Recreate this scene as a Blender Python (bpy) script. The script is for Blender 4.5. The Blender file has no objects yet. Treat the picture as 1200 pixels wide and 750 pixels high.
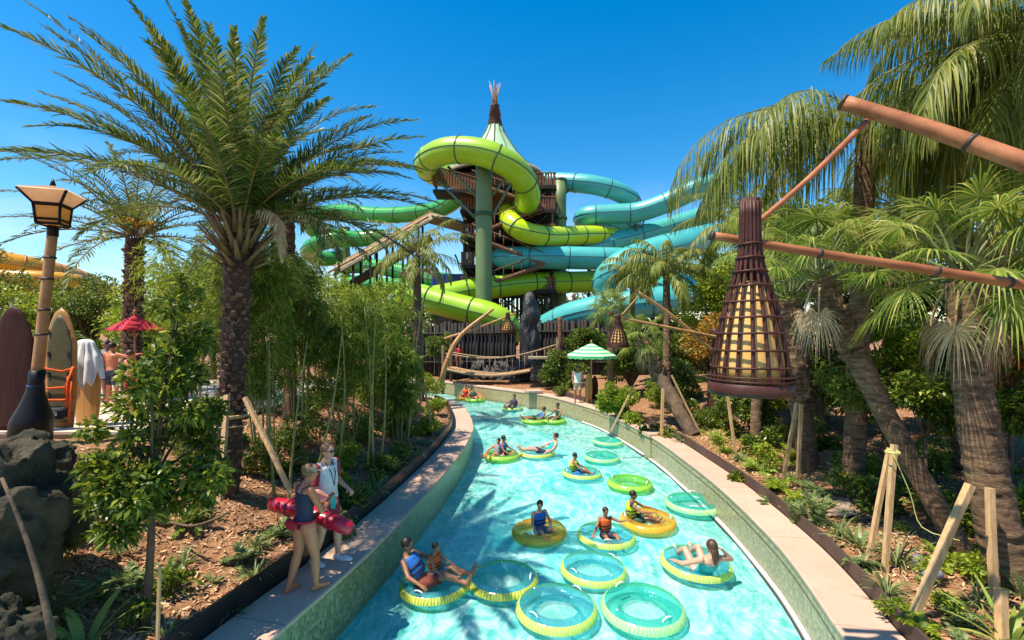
import bpy, math, random
import numpy as np
from mathutils import Vector, noise as mnoise
from math import sin, cos, pi, radians as R

scene = bpy.context.scene
COL = scene.collection
rng = np.random.default_rng(7)
F = 545.0          # focal length of the photograph in its own pixels (1200 wide)
HZ = 385.0         # horizon row
CH = 3.5           # eye height above the river coping

def P(px, py, Y):
    return np.array([(px-600)/F*Y, Y, CH-(py-HZ)/F*Y])
def Gd(px, py, z=0.0):
    Y = F*(CH-z)/(py-HZ)
    return np.array([(px-600)/F*Y, Y, z])
def nrm(v):
    v = np.asarray(v, float)
    return v/np.maximum(np.linalg.norm(v, axis=-1, keepdims=True), 1e-9)

# ------------------------------------------------------------------ geometry
class Geo:
    def __init__(s):
        s.v=[]; s.f=[]; s.m=[]; s.uvs=[]; s.n=0
    def add(s, V, Fc, mi=0, uv=None):
        V=np.asarray(V,float).reshape(-1,3)
        if not isinstance(Fc, list): Fc=[Fc]
        for f in Fc:
            f=np.asarray(f,int)
            if f.size==0: continue
            s.f.append(f+s.n)
            s.m.append(np.full(len(f), mi) if np.isscalar(mi) else np.asarray(mi))
        s.v.append(V); s.n+=len(V)
        s.uvs.append(np.zeros((len(V),2)) if uv is None else np.asarray(uv,float))
        return s
    def mesh(s, name, origin=None, smooth=True):
        me=bpy.data.meshes.new(name)
        V=np.concatenate(s.v)
        if origin is not None: V=V-np.asarray(origin)
        loops=np.concatenate([f.ravel() for f in s.f])
        tot=np.concatenate([np.full(len(f), f.shape[1]) for f in s.f])
        start=np.concatenate([[0],np.cumsum(tot)[:-1]])
        me.vertices.add(len(V)); me.vertices.foreach_set('co', V.ravel())
        me.loops.add(len(loops)); me.loops.foreach_set('vertex_index', loops.astype(np.int32))
        me.polygons.add(len(tot)); me.polygons.foreach_set('loop_start', start.astype(np.int32))
        me.polygons.foreach_set('loop_total', tot.astype(np.int32))
        me.polygons.foreach_set('material_index', np.concatenate(s.m).astype(np.int32))
        me.polygons.foreach_set('use_smooth', np.full(len(tot), bool(smooth)))
        uv=me.uv_layers.new(name='UVMap')
        uv.data.foreach_set('uv', np.concatenate(s.uvs)[loops].ravel())
        me.update(calc_edges=True); me.validate()
        return me
    def build(s, name, mats, parent=None, world=False, loc=None, smooth=True):
        origin=None
        if world: origin=parent.location if parent is not None else loc
        if parent is not None and parent.parent is not None and world:
            origin=np.array(parent.location)+np.array(parent.parent.location)
        me=s.mesh(name, None if origin is None else np.array(origin), smooth)
        if not isinstance(mats,(list,tuple)): mats=[mats]
        for m in mats: me.materials.append(m)
        o=bpy.data.objects.new(name, me); COL.objects.link(o)
        if parent is not None: o.parent=parent
        elif loc is not None: o.location=loc
        return o

def tag(o, label=None, cat=None, group=None, kind=None):
    if label: o['label']=label
    if cat: o['category']=cat
    if group: o['group']=group
    if kind: o['kind']=kind
    return o
def thing(name, label, cat, loc=(0,0,0), rz=0, group=None):
    o=bpy.data.objects.new(name, None); COL.objects.link(o)
    o.location=[float(c) for c in loc]; o.rotation_euler=(0,0,rz); o.empty_display_size=.2
    return tag(o,label,cat,group)
def copy_tree(o, parent=None):
    c=o.copy(); COL.objects.link(c); c.parent=parent
    for ch in list(o.children): copy_tree(ch, c)
    return c

def grid_faces(a, b, wrap=False):
    i=np.arange(a-1)[:,None]; j=np.arange(b if wrap else b-1)[None,:]; k=(j+1)%b
    return np.stack(np.broadcast_arrays(i*b+j, i*b+k, (i+1)*b+k, (i+1)*b+j), -1).reshape(-1,4)

def box(g, c, size, rz=0, mi=0, rot=None):
    x,y,z=[q/2 for q in size]
    V=np.array([[-x,-y,-z],[x,-y,-z],[x,y,-z],[-x,y,-z],[-x,-y,z],[x,-y,z],[x,y,z],[-x,y,z]],float)
    if rot is not None: V=V@np.asarray(rot).T
    elif rz:
        c_,s_=cos(rz),sin(rz); V=V@np.array([[c_,-s_,0],[s_,c_,0],[0,0,1]]).T
    Fc=[[0,3,2,1],[4,5,6,7],[0,1,5,4],[1,2,6,5],[2,3,7,6],[3,0,4,7]]
    # separate faces so shading stays flat
    Vs=np.concatenate([V[f] for f in Fc]); 
    return g.add(Vs+np.asarray(c,float), np.arange(24).reshape(6,4), mi)

def frames(pts, hint=(0,0,1)):
    pts=np.asarray(pts,float); n=len(pts)
    T=np.zeros_like(pts); T[1:-1]=pts[2:]-pts[:-2]; T[0]=pts[1]-pts[0]; T[-1]=pts[-1]-pts[-2]
    T=nrm(T); h=np.asarray(hint,float)
    if abs(np.dot(h,T[0]))>.95: h=np.array([0,1.,0]) if abs(T[0][1])<.9 else np.array([1.,0,0])
    A=np.zeros_like(pts); B=np.zeros_like(pts)
    a=nrm(h-T[0]*np.dot(h,T[0]))
    for i in range(n):
        a=a-T[i]*np.dot(a,T[i]); a=nrm(a); A[i]=a; B[i]=np.cross(T[i],a)
    return T,A,B

def tube(g, pts, rad, n=10, caps=True, mi=0, hint=(0,0,1), rough=0):
    """rad: scalar, (N,) or (N,2): radius along hint axis and across it"""
    pts=np.asarray(pts,float); N=len(pts)
    rad=np.asarray(rad,float)
    if rad.ndim==0: rad=np.full(N,float(rad))
    if rad.ndim==1: rad=np.stack([rad,rad],1)
    T,A,B=frames(pts,hint)
    th=np.linspace(0,2*pi,n,endpoint=False)
    V=pts[:,None]+A[:,None]*(np.cos(th)[None,:,None]*rad[:,0][:,None,None])+B[:,None]*(np.sin(th)[None,:,None]*rad[:,1][:,None,None])
    if rough: V=V+rng.normal(0,rough,V.shape)
    L=np.concatenate([[0],np.cumsum(np.linalg.norm(np.diff(pts,axis=0),axis=1))])
    uv=np.stack(np.broadcast_arrays(th[None,:]/(2*pi), L[:,None]),-1).reshape(-1,2)
    fs=[grid_faces(N,n,True)[:, ::-1]]
    if caps: fs+= [np.arange(n)[None,:], ((N-1)*n+np.arange(n))[None,::-1]]
    return g.add(V.reshape(-1,3), fs, mi, uv)

def capsule(g, a, b, ra, rb, n=12, flat=False):
    a=np.asarray(a,float); b=np.asarray(b,float); d=nrm(b-a)
    if flat: return tube(g,[a,(a+b)/2,b],[ra,(ra+rb)/2,rb],n)
    ph=np.array([85,60,30])*pi/180
    pts=[a-d*ra*sin(p) for p in ph]+[a,(a+b)/2,b]+[b+d*rb*sin(p) for p in ph[::-1]]
    rr=[ra*cos(p) for p in ph]+[ra,(ra+rb)/2,rb]+[rb*cos(p) for p in ph[::-1]]
    return tube(g,pts,rr,n)

def ellipsoid(g, c, r, M=None, nu=16, nv=10, mi=0):
    u=np.linspace(0,2*pi,nu,endpoint=False); v=np.linspace(-pi/2+.08,pi/2-.08,nv)
    x=np.cos(v)[:,None]*np.cos(u); y=np.cos(v)[:,None]*np.sin(u); z=np.broadcast_to(np.sin(v)[:,None],x.shape)
    V=np.stack([x*r[0],y*r[1],z*r[2]],-1).reshape(-1,3)
    if M is not None: V=V@np.asarray(M).T
    return g.add(V+np.asarray(c,float), [grid_faces(nv,nu,True), np.arange(nu)[None,::-1], ((nv-1)*nu+np.arange(nu))[None,:]], mi)

def lathe(g, prof, n=24, c=(0,0,0), mi=0, tilt=(0,0)):
    prof=np.asarray(prof,float)
    th=np.linspace(0,2*pi,n,endpoint=False)
    V=np.stack([prof[:,0][:,None]*np.cos(th), prof[:,0][:,None]*np.sin(th), np.broadcast_to(prof[:,1][:,None],(len(prof),n))],-1)
    V[...,0]+=V[...,2]*tilt[0]; V[...,1]+=V[...,2]*tilt[1]
    return g.add(V.reshape(-1,3)+np.asarray(c,float), [grid_faces(len(prof),n,True), np.arange(n)[None,::-1], ((len(prof)-1)*n+np.arange(n))[None,:]], mi)

def blades(g, C, W, side, mi=0):
    """C (N,K,3) centre lines, W (N,K) half widths, side (N,3) or (N,K,3)"""
    C=np.asarray(C,float); N,K,_=C.shape
    W=np.broadcast_to(np.asarray(W,float),(N,K))
    if side.ndim==2: side=side[:,None,:]
    a=C-side*W[...,None]; b=C+side*W[...,None]
    V=np.stack([a,b],2).reshape(-1,3)
    base=(np.arange(N)*K*2)[:,None]+(np.arange(K-1)*2)[None,:]
    f=np.stack([base,base+1,base+3,base+2],-1).reshape(-1,4)
    return g.add(V,f,mi)

def arcs(base, az, elev, L, droop, K, power=1.3):
    """N arcs bending down; returns (N,K,3) and directions"""
    N=len(az); t=np.linspace(0,1,K)
    e=elev[:,None]-droop[:,None]*t[None,:]**power
    d=np.stack([np.cos(e)*np.cos(az)[:,None], np.cos(e)*np.sin(az)[:,None], np.sin(e)],-1)
    step=(L/(K-1))[:,None,None]
    mid=(d[:,1:]+d[:,:-1])/2*step
    C=np.concatenate([np.zeros((N,1,3)), np.cumsum(mid,1)],1)+np.asarray(base).reshape(-1,1,3)
    return C,d

def catmull(pts, step=.3):
    pts=np.asarray(pts,float)
    p=np.vstack([2*pts[0]-pts[1],pts,2*pts[-1]-pts[-2]]); out=[]
    for i in range(1,len(p)-2):
        n=max(2,int(np.linalg.norm(p[i+1]-p[i])/step))
        t=np.linspace(0,1,n,endpoint=False)[:,None]
        a,b,c,d=p[i-1],p[i],p[i+1],p[i+2]
        out.append(.5*((2*b)+(-a+c)*t+(2*a-5*b+4*c-d)*t**2+(-a+3*b-3*c+d)*t**3))
    out.append(pts[-1:]); return np.concatenate(out)

# ------------------------------------------------------------------ materials
def newmat(name):
    m=bpy.data.materials.new(name); m.use_nodes=True; nt=m.node_tree; nt.nodes.clear()
    out=nt.nodes.new('ShaderNodeOutputMaterial'); return m,nt,out
def N(nt,t,**k):
    n=nt.nodes.new(t)
    for a,b in k.items():
        if hasattr(n,a): setattr(n,a,b)
        else: n.inputs[a.replace('_',' ')].default_value=b
    return n
def rgba(c): return (c[0],c[1],c[2],1)
def ramp(nt, fac, stops):
    r=nt.nodes.new('ShaderNodeValToRGB'); nt.links.new(fac,r.inputs[0])
    while len(r.color_ramp.elements)<len(stops): r.color_ramp.elements.new(.5)
    for e,(p,c) in zip(r.color_ramp.elements,stops):
        e.position=p; e.color=rgba(c)
    return r.outputs[0]
def coord(nt, kind='Object', scale=(1,1,1), rot=(0,0,0)):
    tc=nt.nodes.new('ShaderNodeTexCoord'); mp=nt.nodes.new('ShaderNodeMapping')
    mp.inputs['Scale'].default_value=scale; mp.inputs['Rotation'].default_value=rot
    nt.links.new(tc.outputs[kind],mp.inputs[0]); return mp.outputs[0]
def noise_tex(nt, vec, scale, detail=4, rough=.6, dist=0):
    n=nt.nodes.new('ShaderNodeTexNoise'); n.inputs['Scale'].default_value=scale; n.inputs['Detail'].default_value=detail
    n.inputs['Roughness'].default_value=rough; n.inputs['Distortion'].default_value=dist
    nt.links.new(vec,n.inputs['Vector']); return n.outputs['Fac']
def bump(nt, h, strength, dist=.02, normal=None):
    b=nt.nodes.new('ShaderNodeBump'); b.inputs['Strength'].default_value=strength; b.inputs['Distance'].default_value=dist
    nt.links.new(h,b.inputs['Height'])
    if normal: nt.links.new(normal,b.inputs['Normal'])
    return b.outputs[0]
def mixc(nt, fac, a, b):
    m=nt.nodes.new('ShaderNodeMix'); m.data_type='RGBA'
    if isinstance(fac,float): m.inputs[0].default_value=fac
    else: nt.links.new(fac,m.inputs[0])
    for s,i in ((a,6),(b,7)):
        if isinstance(s,(tuple,list)): m.inputs[i].default_value=rgba(s)
        else: nt.links.new(s,m.inputs[i])
    return m.outputs[2]
def mix_sh(nt, fac, a, b):
    m=nt.nodes.new('ShaderNodeMixShader')
    if isinstance(fac,float): m.inputs[0].default_value=fac
    else: nt.links.new(fac,m.inputs[0])
    nt.links.new(a,m.inputs[1]); nt.links.new(b,m.inputs[2]); return m.outputs[0]

def plain(name, c, rough=.6, c2=None, scale=6, bmp=.15, bd=.01, spec=.5, coat=0, stretch=(1,1,1), metallic=0, kind='Object', lo=.35, hi=.7):
    m,nt,out=newmat(name); b=N(nt,'ShaderNodeBsdfPrincipled')
    v=coord(nt,kind,stretch); f=noise_tex(nt,v,scale)
    c2=c2 or tuple(q*.72 for q in c)
    nt.links.new(ramp(nt,f,[(lo,c2),(hi,c)]),b.inputs['Base Color'])
    b.inputs['Roughness'].default_value=rough; b.inputs['Metallic'].default_value=metallic
    b.inputs['Specular IOR Level'].default_value=spec; b.inputs['Coat Weight'].default_value=coat
    if bmp: nt.links.new(bump(nt,noise_tex(nt,v,scale*4,6),bmp,bd),b.inputs['Normal'])
    nt.links.new(b.outputs[0],out.inputs[0]); return m

def leafmat(name, stops, transl=.3, rough=.45, nscale=.9):
    """per-leaf colour from the random value of each leaf plus a slow drift through the plant"""
    m,nt,out=newmat(name); g=N(nt,'ShaderNodeNewGeometry'); v=coord(nt,'Object')
    n=noise_tex(nt,v,nscale,2)
    a=N(nt,'ShaderNodeMath',operation='MULTIPLY'); nt.links.new(g.outputs['Random Per Island'],a.inputs[0]); a.inputs[1].default_value=.62
    c=N(nt,'ShaderNodeMath',operation='MULTIPLY_ADD'); nt.links.new(n,c.inputs[0]); c.inputs[1].default_value=.62; nt.links.new(a.outputs[0],c.inputs[2])
    col=ramp(nt,c.outputs[0],stops)
    b=N(nt,'ShaderNodeBsdfPrincipled'); nt.links.new(col,b.inputs['Base Color']); b.inputs['Roughness'].default_value=rough
    b.inputs['Specular IOR Level'].default_value=.28
    t=N(nt,'ShaderNodeBsdfTranslucent'); h=N(nt,'ShaderNodeHueSaturation'); h.inputs['Value'].default_value=1.6; h.inputs['Hue'].default_value=.485
    nt.links.new(col,h.inputs['Color']); nt.links.new(h.outputs[0],t.inputs['Color'])
    nt.links.new(mix_sh(nt,transl,b.outputs[0],t.outputs[0]),out.inputs[0]); return m

M={}
M['leaf_date']=leafmat('date_palm_leaf',[(.2,(.020,.042,.008)),(.55,(.058,.105,.014)),(.82,(.15,.19,.03)),(1,(.34,.32,.12))],.28,.42)
M['leaf_queen']=leafmat('queen_palm_leaf',[(.2,(.05,.09,.012)),(.5,(.13,.18,.024)),(.85,(.28,.29,.055)),(1,(.42,.35,.12))],.35,.45)
M['leaf_fan']=leafmat('fan_palm_leaf',[(.2,(.035,.075,.008)),(.5,(.10,.17,.018)),(.8,(.26,.31,.055)),(1,(.50,.45,.15))],.34,.5)
M['leaf_dry']=leafmat('dry_palm_leaf',[(.2,(.25,.16,.08)),(.6,(.5,.36,.2)),(1,(.7,.55,.36))],.2,.7)
M['leaf_shrub']=leafmat('glossy_shrub_leaf',[(.15,(.02,.045,.008)),(.5,(.055,.105,.012)),(.75,(.15,.2,.018)),(1,(.40,.38,.04))],.25,.3)
M['leaf_bamboo']=leafmat('bamboo_leaf',[(.15,(.03,.07,.008)),(.5,(.085,.15,.014)),(.8,(.21,.27,.03)),(1,(.38,.38,.07))],.38,.45)
M['leaf_bright']=leafmat('bright_shrub_leaf',[(.15,(.045,.095,.008)),(.5,(.13,.21,.014)),(.8,(.30,.36,.03)),(1,(.48,.46,.06))],.35,.4)
M['leaf_tree']=leafmat('tree_leaf',[(.15,(.02,.05,.008)),(.5,(.06,.115,.013)),(.8,(.15,.20,.025)),(1,(.3,.3,.05))],.3,.45)
M['leaf_grass']=leafmat('strap_leaf',[(.15,(.05,.09,.03)),(.5,(.13,.19,.06)),(.85,(.28,.33,.13)),(1,(.45,.42,.2))],.3,.4)
M['leaf_lime']=leafmat('lime_strap_leaf',[(.15,(.12,.2,.03)),(.5,(.25,.36,.06)),(.9,(.42,.5,.12))],.4,.35)
M['leaf_croton']=leafmat('croton_leaf',[(.15,(.05,.08,.015)),(.45,(.14,.17,.02)),(.7,(.45,.26,.04)),(1,(.55,.12,.03))],.25,.35)
M['bark_date']=plain('date_bark',(.09,.045,.028),.9,(.03,.014,.01),5,.6,.03)
M['boot_date']=plain('leaf_base_boot',(.27,.15,.085),.9,(.07,.032,.018),9,.5,.02)
M['petiole']=plain('palm_leaf_stalk',(.26,.175,.07),.6,(.13,.09,.035),5,.2)
M['stalk_green']=plain('green_stalk',(.16,.19,.06),.5,(.10,.11,.03),4,.1)
M['bark_grey']=plain('grey_bark',(.36,.22,.12),.95,(.09,.05,.028),4,1.0,.06,stretch=(1.3,1.3,5))
M['bark_brown']=plain('brown_bark',(.17,.11,.065),.9,(.07,.045,.03),4,.7,.02)
M['culm']=plain('bamboo_culm',(.30,.27,.09),.5,(.16,.17,.05),3,.1)
M['stake']=plain('stake_timber',(.62,.40,.20),.8,(.40,.235,.11),3,.3,.006,stretch=(8,8,1))
M['pole_clay']=plain('terracotta_bamboo',(.45,.175,.075),.55,(.23,.075,.03),3.5,.3,.004,spec=.3,stretch=(.5,1.5,1.5))
M['pole_tan']=plain('tan_bamboo',(.52,.28,.11),.5,(.33,.155,.055),3,.1,.004)
M['rope']=plain('rope',(.45,.33,.2),.9,(.28,.19,.11),20,.5)
M['dark_ring']=plain('dark_lashing',(.05,.03,.022),.6,None,10,.1)
M['basket']=plain('basket_rattan',(.095,.030,.020),.5,(.045,.014,.010),8,.2,.003,coat=.0,spec=.3)
M['shade_paper']=plain('lantern_shade',(.80,.50,.17),.6,(.66,.36,.10),6,.1)
M['cap']=plain('coping_concrete',(.56,.375,.275),.75,(.44,.29,.21),1.3,.25,.004)
M['kerbstone']=plain('plaza_kerb',(.44,.33,.22),.8,(.33,.24,.16),2,.3)
M['plaza']=plain('plaza_paving',(.62,.5,.4),.8,(.5,.4,.31),1.5,.2)
M['edging']=plain('black_edging',(.022,.018,.017),.35,(.012,.011,.011),3,.2,.01)
M['edging_brown']=plain('brown_edging',(.085,.052,.04),.6,(.05,.032,.026),2,.2,.01)
M['black_metal']=plain('black_metal',(.012,.010,.010),.45,None,6,.1,spec=.25)
M['steel']=plain('painted_steel',(.10,.16,.10),.5,(.07,.11,.07),2,.05)
M['column']=plain('green_column',(.155,.225,.085),.5,(.11,.165,.06),.6,.06,.01)
M['slide_lime']=plain('lime_fibreglass',(.33,.56,.015),.38,(.27,.48,.01),.5,.03,.01,coat=.25)
M['slide_yellowgreen']=plain('yellow_green_fibreglass',(.50,.66,.015),.28,(.42,.58,.01),.5,.03,.01,coat=.3)
M['slide_teal']=plain('teal_fibreglass',(.075,.42,.39),.42,(.055,.35,.34),.5,.03,.01,coat=.3)
M['slide_green']=plain('green_fibreglass',(.05,.36,.06),.3,(.04,.28,.05),.5,.03,.01,coat=.3)
M['slide_gold']=plain('golden_fibreglass',(.78,.36,.01),.3,(.66,.28,.01),.5,.03,.01,coat=.3)
M['joint_dark']=plain('joint_seal',(.03,.10,.04),.5,None,5,.05)
M['joint_teal']=plain('teal_joint',(.02,.16,.17),.5,None,5,.05)
M['joint_gold']=plain('gold_joint',(.35,.14,.01),.5,None,5,.05)
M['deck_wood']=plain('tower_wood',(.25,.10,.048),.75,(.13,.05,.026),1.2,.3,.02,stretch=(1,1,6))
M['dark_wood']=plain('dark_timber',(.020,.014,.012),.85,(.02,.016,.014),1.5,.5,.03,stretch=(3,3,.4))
M['roof_green']=plain('pale_green_roof',(.42,.62,.36),.5,(.36,.55,.31),1,.05)
M['thatch']=plain('thatch',(.36,.29,.2),.95,(.2,.16,.11),6,.7,.03)
M['rock']=plain('boulder_rock',(.10,.08,.05),.95,(.022,.022,.012),3.0,.9,.06)  # dark tones carry the deep shade of the tree above the boulders
M['rock_dark']=plain('wet_dark_rock',(.040,.040,.044),.5,(.012,.012,.014),1.6,.9,.08)
M['blue_sheet']=plain('blue_panel',(.02,.07,.30),.5,None,1,.05)
M['white']=plain('white_plastic',(.8,.8,.78),.5,(.7,.7,.68),5,.05)
M['towel']=plain('white_towel',(.78,.78,.82),.9,(.7,.7,.74),30,.4,.004)
def cloth(n,c): return plain('cloth_'+n,c,.8,tuple(q*.8 for q in c),12,.15,.004)
M['red']=cloth('red',(.55,.012,.03)); M['red_vinyl']=plain('red_rescue_vinyl',(.62,.01,.035),.35,(.5,.008,.03),6,.1,coat=.3)
M['navy']=cloth('navy',(.035,.035,.075)); M['black']=cloth('black',(.018,.018,.022)); M['whitec']=cloth('white',(.75,.75,.76))
M['teal']=cloth('teal',(.02,.42,.46)); M['blue']=cloth('blue',(.02,.16,.55)); M['yellow']=cloth('yellow',(.62,.70,.03)); M['strap_yellow']=cloth('strap_yellow',(.60,.58,.20))
M['orange']=cloth('orange',(.85,.12,.01)); M['crimson']=cloth('crimson',(.33,.02,.05)); M['grey']=cloth('grey',(.22,.22,.23))
M['green']=cloth('green',(.06,.4,.09)); M['pink']=cloth('pink',(.6,.2,.25)); M['tan']=cloth('tan',(.5,.36,.24)); M['maroon']=cloth('maroon',(.2,.04,.03))
M['darkgreen']=cloth('dark_green',(.03,.1,.06))
def skin(n,c):
    m,nt,out=newmat('skin_'+n); b=N(nt,'ShaderNodeBsdfPrincipled'); v=coord(nt)
    nt.links.new(ramp(nt,noise_tex(nt,v,9,3),[(.3,tuple(q*.86 for q in c)),(.7,c)]),b.inputs['Base Color'])
    b.inputs['Roughness'].default_value=.45; b.inputs['Subsurface Weight'].default_value=.05; b.inputs['Subsurface Radius'].default_value=(.02,.01,.005)
    nt.links.new(b.outputs[0],out.inputs[0]); return m
M['skin_fair']=skin('fair',(.70,.34,.23)); M['skin_tan']=skin('tan',(.60,.20,.095)); M['skin_brown']=skin('brown',(.33,.145,.07)); M['skin_dark']=skin('dark',(.13,.06,.035))
M['hair_dark']=plain('hair_dark',(.025,.015,.011),.5,(.012,.008,.006),30,.5,.004)
M['hair_brown']=plain('hair_brown',(.10,.045,.025),.5,(.05,.022,.012),30,.5,.004)
M['hair_sandy']=plain('hair_sandy',(.26,.15,.07),.6,(.15,.08,.04),30,.5,.004)
M['eye']=plain('eye_dark',(.02,.015,.012),.2,None,5,0)

def vinyl(name, c, alpha=.5):
    m,nt,out=newmat(name); v=coord(nt)
    b=N(nt,'ShaderNodeBsdfPrincipled'); b.inputs['Roughness'].default_value=.12; b.inputs['Coat Weight'].default_value=.5
    col=ramp(nt,noise_tex(nt,v,3,2),[(.3,tuple(q*.8 for q in c)),(.7,c)]); nt.links.new(col,b.inputs['Base Color'])
    tl=N(nt,'ShaderNodeBsdfTranslucent'); nt.links.new(col,tl.inputs[0])
    tr=N(nt,'ShaderNodeBsdfTransparent'); tr.inputs[0].default_value=rgba(tuple(.35+.65*(q**.5) for q in c))
    s=mix_sh(nt,.35,b.outputs[0],tl.outputs[0])
    nt.links.new(mix_sh(nt,1-alpha,s,tr.outputs[0]),out.inputs[0]); return m
M['v_teal']=vinyl('vinyl_teal',(.10,.70,.62),.30); M['v_blue']=vinyl('vinyl_blue',(.16,.64,.76),.28); M['v_yellow']=vinyl('vinyl_yellow',(.80,.80,.10),.8)
M['v_green']=vinyl('vinyl_green',(.30,.74,.14),.42); M['v_orange']=vinyl('vinyl_orange',(.98,.50,.05),.45); M['v_amber']=vinyl('vinyl_amber',(.98,.72,.14),.45)
M['v_clear']=vinyl('vinyl_clear',(.65,.85,.80),.22); M['v_aqua']=vinyl('vinyl_aqua',(.18,.78,.62),.45)

def patterned_band(name, c, c2):
    m,nt,out=newmat(name); tc=N(nt,'ShaderNodeTexCoord')
    mp=N(nt,'ShaderNodeMapping'); mp.inputs['Scale'].default_value=(70,2.2,1); nt.links.new(tc.outputs['UV'],mp.inputs[0])
    w=N(nt,'ShaderNodeTexWave'); w.inputs['Scale'].default_value=.32; w.inputs['Distortion'].default_value=5; w.inputs['Detail'].default_value=1; nt.links.new(mp.outputs[0],w.inputs[0])
    b=N(nt,'ShaderNodeBsdfPrincipled'); b.inputs['Roughness'].default_value=.15; b.inputs['Coat Weight'].default_value=.4
    nt.links.new(ramp(nt,w.outputs[1],[(.25,tuple(.5*p+.5*q for p,q in zip(c,c2))),(.7,c)]),b.inputs['Base Color'])
    tr=N(nt,'ShaderNodeBsdfTransparent'); tr.inputs[0].default_value=rgba(c)
    nt.links.new(mix_sh(nt,.32,b.outputs[0],tr.outputs[0]),out.inputs[0]); return m
M['band_yellow']=patterned_band('band_yellow_print',(.80,.82,.12),(.10,.55,.42))
M['band_black']=patterned_band('band_black_print',(.82,.82,.12),(.02,.05,.05))
M['band_orange']=patterned_band('band_orange_print',(.95,.55,.06),(.9,.30,.03))
M['band_green']=patterned_band('band_green_print',(.55,.80,.10),(.12,.6,.12))
M['band_aqua']=patterned_band('band_aqua_print',(.60,.85,.30),(.08,.62,.6))

def mulch():
    m,nt,out=newmat('mulch_ground'); v=coord(nt)
    vo=N(nt,'ShaderNodeTexVoronoi'); vo.inputs['Scale'].default_value=26; vo.inputs['Randomness'].default_value=1
    mp=coord(nt,'Object',(1,2.2,1),(0,0,.6)); nt.links.new(mp,vo.inputs['Vector'])
    sep=N(nt,'ShaderNodeSeparateColor'); nt.links.new(vo.outputs['Color'],sep.inputs[0])
    big=noise_tex(nt,v,.7,5); fine=noise_tex(nt,v,9,5)
    c1=ramp(nt,sep.outputs[0],[(.0,(.09,.036,.018)),(.35,(.215,.09,.042)),(.7,(.38,.18,.088)),(1,(.58,.36,.20))])
    c2=ramp(nt,fine,[(.3,(.10,.048,.024)),(.7,(.46,.26,.135))])
    col=mixc(nt,ramp(nt,big,[(.4,(0,0,0)),(.62,(1,1,1))]),c1,c2)
    b=N(nt,'ShaderNodeBsdfPrincipled'); nt.links.new(col,b.inputs['Base Color']); b.inputs['Roughness'].default_value=.95; b.inputs['Specular IOR Level'].default_value=.2
    n1=bump(nt,vo.outputs['Distance'],.7,.03); nt.links.new(bump(nt,fine,.6,.04,n1),b.inputs['Normal'])
    nt.links.new(b.outputs[0],out.inputs[0]); return m
M['mulch']=mulch()
M['chip']=leafmat('bark_chip',[(.15,(.16,.062,.03)),(.4,(.36,.165,.08)),(.65,(.56,.32,.17)),(1,(.72,.50,.31))],.0,.9)

def mosaic(name, a, b_, c, grout):
    m,nt,out=newmat(name); tc=N(nt,'ShaderNodeTexCoord')
    br=N(nt,'ShaderNodeTexBrick'); br.offset=0; br.inputs['Scale'].default_value=1; br.inputs['Brick Width'].default_value=.05; br.inputs['Row Height'].default_value=.05
    br.inputs['Mortar Size'].default_value=.004; br.inputs['Color1'].default_value=(0,0,0,1); br.inputs['Color2'].default_value=(1,1,1,1); br.inputs['Mortar'].default_value=(0,0,0,1)
    nt.links.new(tc.outputs['UV'],br.inputs['Vector'])
    col=ramp(nt,br.outputs['Color'],[(0,a),(.5,b_),(1,c)])
    col=mixc(nt,br.outputs['Fac'],col,grout)
    big=noise_tex(nt,coord(nt),1.2,4); col=mixc(nt,ramp(nt,big,[(.3,(0,0,0)),(.8,(.35,.35,.35))]),col,tuple(q*.6 for q in b_))
    # scum line left by the water, uneven along the wall
    ge=N(nt,'ShaderNodeNewGeometry'); sp=N(nt,'ShaderNodeSeparateXYZ'); nt.links.new(ge.outputs['Position'],sp.inputs[0])
    ma=N(nt,'ShaderNodeMath',operation='MULTIPLY_ADD'); nt.links.new(noise_tex(nt,ge.outputs['Position'],1.4,5),ma.inputs[0]); ma.inputs[1].default_value=-.28; nt.links.new(sp.outputs[2],ma.inputs[2])
    ad=N(nt,'ShaderNodeMath',operation='ADD'); nt.links.new(ma.outputs[0],ad.inputs[0]); ad.inputs[1].default_value=1.25
    col=mixc(nt,ramp(nt,ad.outputs[0],[(.34,(.6,.6,.6)),(.50,(0,0,0))]),col,(.10,.115,.06))
    b=N(nt,'ShaderNodeBsdfPrincipled'); nt.links.new(col,b.inputs['Base Color']); b.inputs['Roughness'].default_value=.35
    nt.links.new(bump(nt,br.outputs['Fac'],-.3,.003),b.inputs['Normal']); nt.links.new(b.outputs[0],out.inputs[0]); return m
M['tile']=mosaic('glass_mosaic_tile',(.065,.10,.035),(.165,.185,.075),(.34,.31,.16),(.26,.235,.14))
M['tile_sunlit']=mosaic('sunlit_tint_mosaic_tile',(.21,.17,.075),(.34,.265,.135),(.48,.385,.215),(.36,.30,.18))  # same mosaic with sunlight put into lighter, warmer tones

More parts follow.
